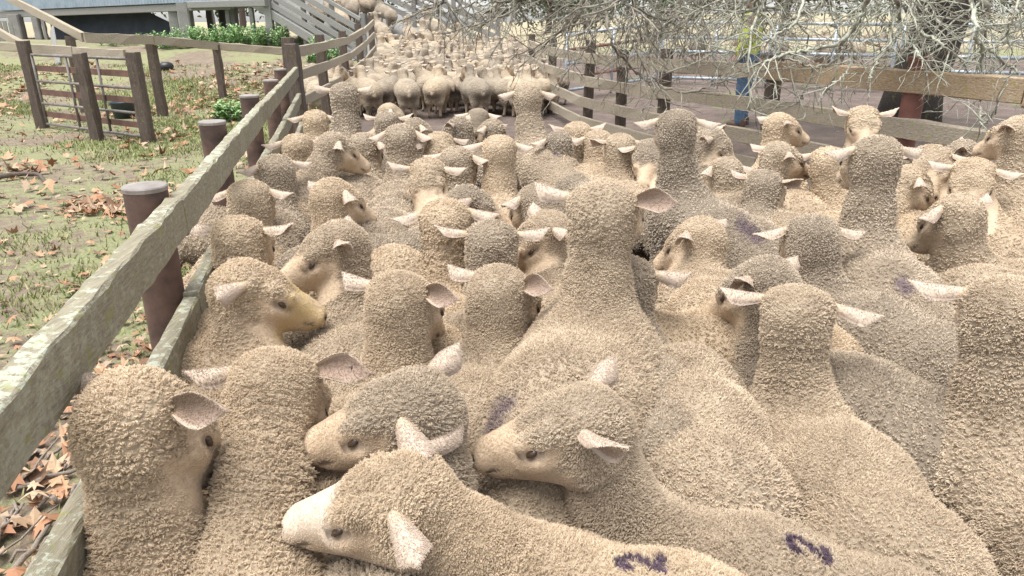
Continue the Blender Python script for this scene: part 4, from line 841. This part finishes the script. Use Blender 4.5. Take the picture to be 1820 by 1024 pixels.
# second rows
sheep(445, 462, .93, -68, 4, 'sheep with a yellow stained nose looking right, second along the left fence', d=.14, pitch=25, yel=1., ears=((.0, .4, .3), (-.1, .7, 1.6)), mark=MK('b', -.12, 0, .06))
sheep(585, 395, .95, 105, 20, 'sheep looking left behind the yellow nosed one with one eye showing', d=.16, pitch=25, ears=((.3, .5, 0), (.1, .45, .7)))
sheep(722, 482, .93, -22, -12, 'sheep from behind with a big upright left ear and cupped right ear', d=.17, pitch=35, ears=((.35, .1, .3), (.0, .35, 2.2)))
sheep(905, 472, .90, -35, -16, 'sheep from behind left of the tall one, right ear folded over', d=.15, pitch=40, ears=((.2, .1, .3), (.15, .3, 2.2)))
sheep(876, 392, .91, -4, 0, 'small sheep with creased neck and short ears straight behind another head', d=.15, pitch=40, ears=((.3, .3, .5), (.35, .15, .2)))
sheep(788, 352, .96, 10, 2, 'dark necked sheep with a drooping left ear in the middle of the mob', d=.14, pitch=30, ears=((-.05, .2, .6), (-.1, .3, .3)))
sheep(432, 384, .92, -6, 8, 'sheep from behind with both ears pricked, third along the left fence', d=.16, pitch=40, ears=((.3, .05, .3), (.45, .1, .5)))
sheep(446, 322, .90, 5, 6, 'sheep from behind, fourth along the left fence beside a brown post', d=.16, pitch=45, ears=((-.1, .1, .3), (.0, .1, .3)))
sheep(600, 316, .93, -42, 0, 'sheep turned to the right just below the broad dark backed one', d=.15, pitch=30, ears=((.2, .1, .3), (-.1, .3, .4)))
sheep(600, 235, .99, -55, -38, 'broad sheep with dark combed back and a bright folded ear facing away right', d=.22, lift=.05, pitch=30, ears=((0, .3, .3), (-.15, .25, .9)))
sheep(612, 146, 1.22, -2, 2, 'tall necked sheep on the left of the mob with ears spread level', d=.12, lift=.2, pitch=15, ears=E_UP)
sheep(938, 150, 1.19, 4, 24, 'tall necked sheep in the centre distance with bright ears and small purple mark', d=.14, lift=.18, pitch=15, ears=E_SIDE, mark=MK('b', -.35, 0, .045))
sheep(1202, 196, 1.20, -3, 31, 'tall sheep right of centre with round crown and purple stain on its rump', d=.14, lift=.18, pitch=35, ears=E_SIDE, mark=MK('b', -.45, 0, .1), size=1.04)
sheep(1556, 240, 1.18, 2, -4, 'tall sheep on the right with long level ears and deeply ridged neck', d=.12, lift=.14, pitch=25, ears=((.0, .0, .3), (.12, -.05, .3)), mark=MK('b', -.42, .02, .05), size=1.06)
sheep(1438, 386, .90, -4, 20, 'sheep with broad flat crown and spread ears in front of the ridged neck', d=.18, pitch=50, ears=((-.05, .0, .4), (.05, .1, .3)))
sheep(1345, 456, .92, 38, 38, 'sheep with a pale cheek turned left beside the crosswise backs', d=.14, pitch=35, ears=((.3, .5, .6), (.25, .0, .2)))
sheep(1232, 386, .86, 42, 2, 'sheep turned left under the tall round crowned one, ear cupped', d=.15, pitch=35, ears=((.1, .45, .7), (.2, .1, .2)))
sheep(1118, 452, .90, -20, 0, 'sheep half hidden behind the tall centre sheep with one white ear out', d=.15, pitch=30, ears=((.1, .3, 0), (.3, -.1, .2)))
sheep(1690, 345, .93, 22, 58, 'sheep with white ears and dark neck right of the ridged neck', d=.18, pitch=40, ears=((-.1, -.1, .3), (.5, .2, .5)))
sheep(1812, 205, 1.15, 15, 4, 'tall sheep at the right edge with one dark opened ear', d=.12, lift=.12, pitch=25, ears=((.1, .7, .8), (0, .2, 0)))
sheep(1735, 288, .95, 150, 40, 'dark faced sheep looking toward the camera near the right edge', d=.2, pitch=40, ears=((.1, .1, .3), (.3, .2, .4)))
sheep(1662, 262, .96, 158, 20, 'golden faced sheep looking back between two necks on the right', d=.2, pitch=35, ears=E_SIDE)
sheep(1392, 200, 1.02, -78, -20, 'sheep facing right with head high in front of the lower fence rail', d=.14, lift=.04, pitch=20, ears=E_BACK)
sheep(1392, 252, .95, -72, -58, 'sheep in right profile with a clean pale muzzle and pale lips', d=.2, pitch=20, ears=((.1, .6, .5), (.0, .7, .6)))
sheep(1540, 192, 1.08, 168, -10, 'sheep facing the camera with both ears up by the rusty post', d=.15, pitch=35, ears=((.7, .2, .3), (.6, .2, .3)))
sheep(1283, 232, .97, -118, -40, 'sheep with a long face pointing down to the right past the round crown', d=.2, pitch=42, ears=((.2, .2, .3), (.15, .5, .4)))
sheep(1100, 238, .93, 6, 4, 'sheep from behind with a cupped left ear, left of the tall round crown', d=.15, pitch=35, ears=((.2, .4, .8), (0, .2, .2)))
sheep(1024, 218, .93, 4, 6, 'sheep from behind with upright ears at the right of the small marked one', d=.15, pitch=40, ears=E_UP)
sheep(888, 240, .99, -4, -2, 'sheep with narrow neck and level ears in front of the dirt gap', d=.14, pitch=30, ears=E_SIDE)
sheep(712, 220, 1.0, 2, 4, 'sheep with ridged thick neck, ears spread low, left of the dirt gap', d=.14, pitch=30, ears=E_DROP)
sheep(786, 240, .93, -150, -20, 'dark faced sheep looking back to the right in the middle distance', d=.16, pitch=40, ears=E_SIDE)
sheep(757, 290, .90, 178, 30, 'sheep facing the camera with a pale straight nose in mid mob', d=.2, pitch=45, ears=((.2, .1, .3), (.5, .2, .3)))
sheep(818, 262, .92, -20, -6, 'sheep with dark combed neck close behind the one looking back', d=.15, pitch=40, ears=E_SIDE)
sheep(842, 330, .87, -80, -60, 'sheep in right profile with head low and black inner ear in mid mob', d=.22, pitch=28, ears=((.1, .4, .4), (.1, .5, 1.0)))
sheep(960, 378, .90, 105, 10, 'small sheep head facing left with an upright ear beside the tall centre neck', d=.16, pitch=30, ears=((.2, .5, .5), (.6, .3, .3)))
sheep(1368, 305, .86, -40, -30, 'sheep with lowered crown and ear open, behind the purple stained rump', d=.2, pitch=45, ears=((.3, .4, .4), (.2, .5, .8)))
sheep(1478, 262, .93, -30, 30, 'sheep with dark neck just left of the long eared ridged one', d=.16, pitch=35, ears=E_SIDE)
sheep(1278, 283, .86, 25, 20, 'sheep with its rounded pale crown low behind the tall round crowned one', d=.2, pitch=50, ears=E_DROP)
sheep(1155, 252, .92, 160, 30, 'sheep half turned to the camera left of the tall round crown', d=.18, pitch=35, ears=E_SIDE)
sheep(940, 330, .88, 40, 30, 'sheep with lowered head left of the tall centre neck, back showing', d=.22, pitch=45, ears=E_SIDE)
sheep(482, 276, .92, 40, 8, 'sheep looking left against the fence, fifth along it, pale ear out', d=.16, pitch=35, ears=E_SIDE)
sheep(530, 238, .94, 6, 6, 'sheep against the left fence behind the broad combed back', d=.15, pitch=35, ears=E_SIDE)
sheep(560, 196, .94, 8, 8, 'sheep against the left fence beside the tall necked one', d=.15, pitch=35, ears=E_SIDE)
sheep(655, 240, .90, -20, 0, 'sheep squeezed right of the broad combed back with head low', d=.2, pitch=50, ears=E_DROP)
sheep(690, 200, .93, -4, 0, 'sheep from behind just behind the thick ridged neck', d=.15, pitch=40, ears=E_UP)
sheep(700, 184, .93, -80, -60, 'sheep facing right at the near edge of the dirt gap', d=.2, pitch=35, ears=E_SIDE)
sheep(745, 210, .90, -60, -60, 'sheep lying across with head right at the near edge of the dirt gap', d=.2, pitch=30, ears=E_SIDE)
sheep(808, 208, .92, 70, 60, 'sheep facing left with pricked ear at the near edge of the dirt gap', d=.2, pitch=30, ears=E_UP)
sheep(852, 194, .88, -10, 0, 'sheep showing only crown and ears in the middle of the dirt gap', d=.16, pitch=45, ears=E_SIDE)
sheep(868, 212, .90, 60, 50, 'sheep turned left just left of the tall far neck', d=.2, pitch=30, ears=E_SIDE)
sheep(985, 235, .90, 30, 20, 'sheep with dark neck just right of the tall far neck', d=.18, pitch=40, ears=E_SIDE)
sheep(1250, 214, .92, -40, -30, 'sheep mostly hidden right of the round crown with one ear up', d=.18, pitch=35, ears=E_UP)
sheep(1060, 232, .90, 10, 0, 'sheep behind the cupped ear one, close to the right fence', d=.18, pitch=35, ears=E_SIDE)
sheep(1700, 250, .92, 60, 40, 'sheep behind the golden faced one near the lower rail', d=.2, pitch=35, ears=E_UP)
sheep(1640, 300, .88, -100, -70, 'sheep with low head tucked behind the ridged neck on its right', d=.22, pitch=45, ears=E_SIDE)
# bodies lying across, heads buried among the others
def lying(px, py, hd, label, d=.3, zb=.70, zh=.60, **k):
    """a sheep given by the top of its withers in the photograph; its head is down among the others"""
    o_ = Pz(px, py, zb)[:2]; h_ = R(hd); at = np.array([o_[0] - math.sin(h_)*d*1.08, o_[1] + math.cos(h_)*d*1.08, zh])
    sheep(0, 0, 0, hd, hd, label, at=at, d=d, pitch=60, ears=E_DROP, **k)
lying(555, 548, 86, 'sheep standing crosswise with head down, its back behind the yellow nosed one', d=.26)
lying(1120, 486, 87, 'sheep standing crosswise, upper of two level backs right of the tall centre sheep')
lying(1122, 556, 88, 'sheep standing crosswise, lower of two level backs right of the tall centre sheep')
lying(1222, 604, -7, 'sheep rump cracked with deep wool partings, right of the open eyed profile', d=.28, zh=.55)
lying(705, 352, -6, 'sheep with its head down and broad pale rump left of the dark neck', d=.28)
lying(712, 425, -30, 'sheep with head hidden and pale back under the dark necked one', d=.28)
lying(1500, 335, -80, 'sheep with smooth pale back standing crosswise left of the ridged neck')
lying(1725, 468, 62, 'sheep with purple marked back between the ridged neck and the right edge', mark=MK('b', -.25, 0, .08))
lying(1800, 330, 60, 'sheep with back just showing behind the tall neck at the right edge')
# ---- the far mob walking to the ramp: a few poses, copied
protos = []
for k, (yaw, z, pitch, lift) in enumerate(((0, .84, 35, 0), (-20, .82, 45, 0), (15, .90, 25, .03), (40, .88, 35, 0), (-45, .86, 40, 0), (5, .76, 60, 0), (25, .84, 50, 0), (-70, .88, 25, 0))):
    g = sheep_geom((.2, 0, z), R(yaw), R(pitch), lift, 0, .02, tuple((rng.uniform(-.1, .4), rng.uniform(.05, .4), .3) for _ in (0, 1)), None, 0, 1.0, 40 + k, hs=1.18)
    protos.append(sheep_mesh('sheep', g, M_FAR))
def far_sheep(x, y, hd, k, s, label, group, dz=0.):
    o = bpy.data.objects.new('sheep', protos[k]); COL.objects.link(o); o.location = (x, y, float(gz(x, y)) + dz); o.rotation_euler = (0, 0, R(hd) + math.pi/2); o.scale = (s,)*3
    return tag(o, label, 'sheep', group)
GF = 'sheep walking away to the ramp'; OCC = []
def spot(px, py, hd, k, label, s=1.0):
    b = on(px, py); b = Pz(px, py, float(gz(b[0], b[1]))); OCC.append(b[:2]); far_sheep(b[0], b[1], hd, k, s, label, GF)
spot(742, 190, 2, 1, 'sheep seen from behind alone at the left of the dirt gap')
spot(838, 186, -48, 4, 'sheep standing side on at the far edge of the dirt gap, legs showing')
spot(700, 178, 34, 0, 'sheep walking away, second from the left at the dirt gap')
spot(660, 186, 8, 2, 'sheep walking away close to the dark fence at the dirt gap')
spot(612, 168, -50, 4, 'sheep turned right beside the dark three-rail fence')
spot(882, 172, -18, 3, 'sheep at the far right end of the dirt gap by the fence')
spot(590, 190, -10, 0, 'sheep at the left end of the dirt gap against the dark fence')
spot(640, 200, 4, 5, 'sheep with head down at the left front of the dirt gap')
spot(690, 196, -40, 2, 'sheep walking away at the front left of the dirt gap')
spot(780, 172, 62, 5, 'sheep with lowered head behind the lone one at the dirt gap')
def inside(x, y): return x > left_edge(y) + .35 and x < 1.45 - .10*(y - 12) - .4
for q_ in ((650, 208), (702, 203), (905, 188), (604, 206), (560, 200)): spot(*q_, rng.normal(0, 20), int(rng.integers(0, 6)), ('sheep facing away right behind the tall necked one on the left', 'sheep facing away at the near left corner of the dirt gap', 'sheep at the right fence just beyond the tall far neck', 'sheep squeezed by the dark three-rail fence near its first post', 'sheep tight against the corner post of the left fence')[len(OCC) % 5])
tries = 0
while len(OCC) < 135 and tries < 9000:
    tries += 1; y = 12.9 + 8.9*rng.random(); x = -4.2 + 6*rng.random()
    if not inside(x, y): continue
    if any((x-q[0])**2/.36**2 + (y-q[1])**2/.62**2 < 1 for q in OCC): continue
    OCC.append((x, y)); far_sheep(x, y, rng.normal(8, 26), int(rng.choice(8, p=(.25, .2, .14, .12, .12, .09, .04, .04))), rng.uniform(.93, 1.05), 'pale sheep in the far mob packed towards the foot of the ramp', GF)
for k in range(22):
    u = rng.random()*.6; v = rng.uniform(.12, .88); q = (n0*(1-v) + f0*v)*(1-u) + (n1*(1-v) + f1_*v)*u
    o = far_sheep(q[0], q[1], 28 + rng.normal(0, 14), int(rng.integers(0, 5)), .97, 'pale sheep climbing the ramp between the slatted sides', 'sheep on the ramp'); o.location.z = q[2]; o.rotation_euler = (0, -R(22), o.rotation_euler.z)
for k in range(9):
    x, y = 5.0 + k*.62 + rng.normal(0, .1), 18.5 + rng.normal(0, .5)
    far_sheep(x, y, rng.uniform(0, 360), int(rng.integers(0, 8)), 1.0, 'pale sheep beyond the steel panels near the bare tree', 'sheep in the far yard')
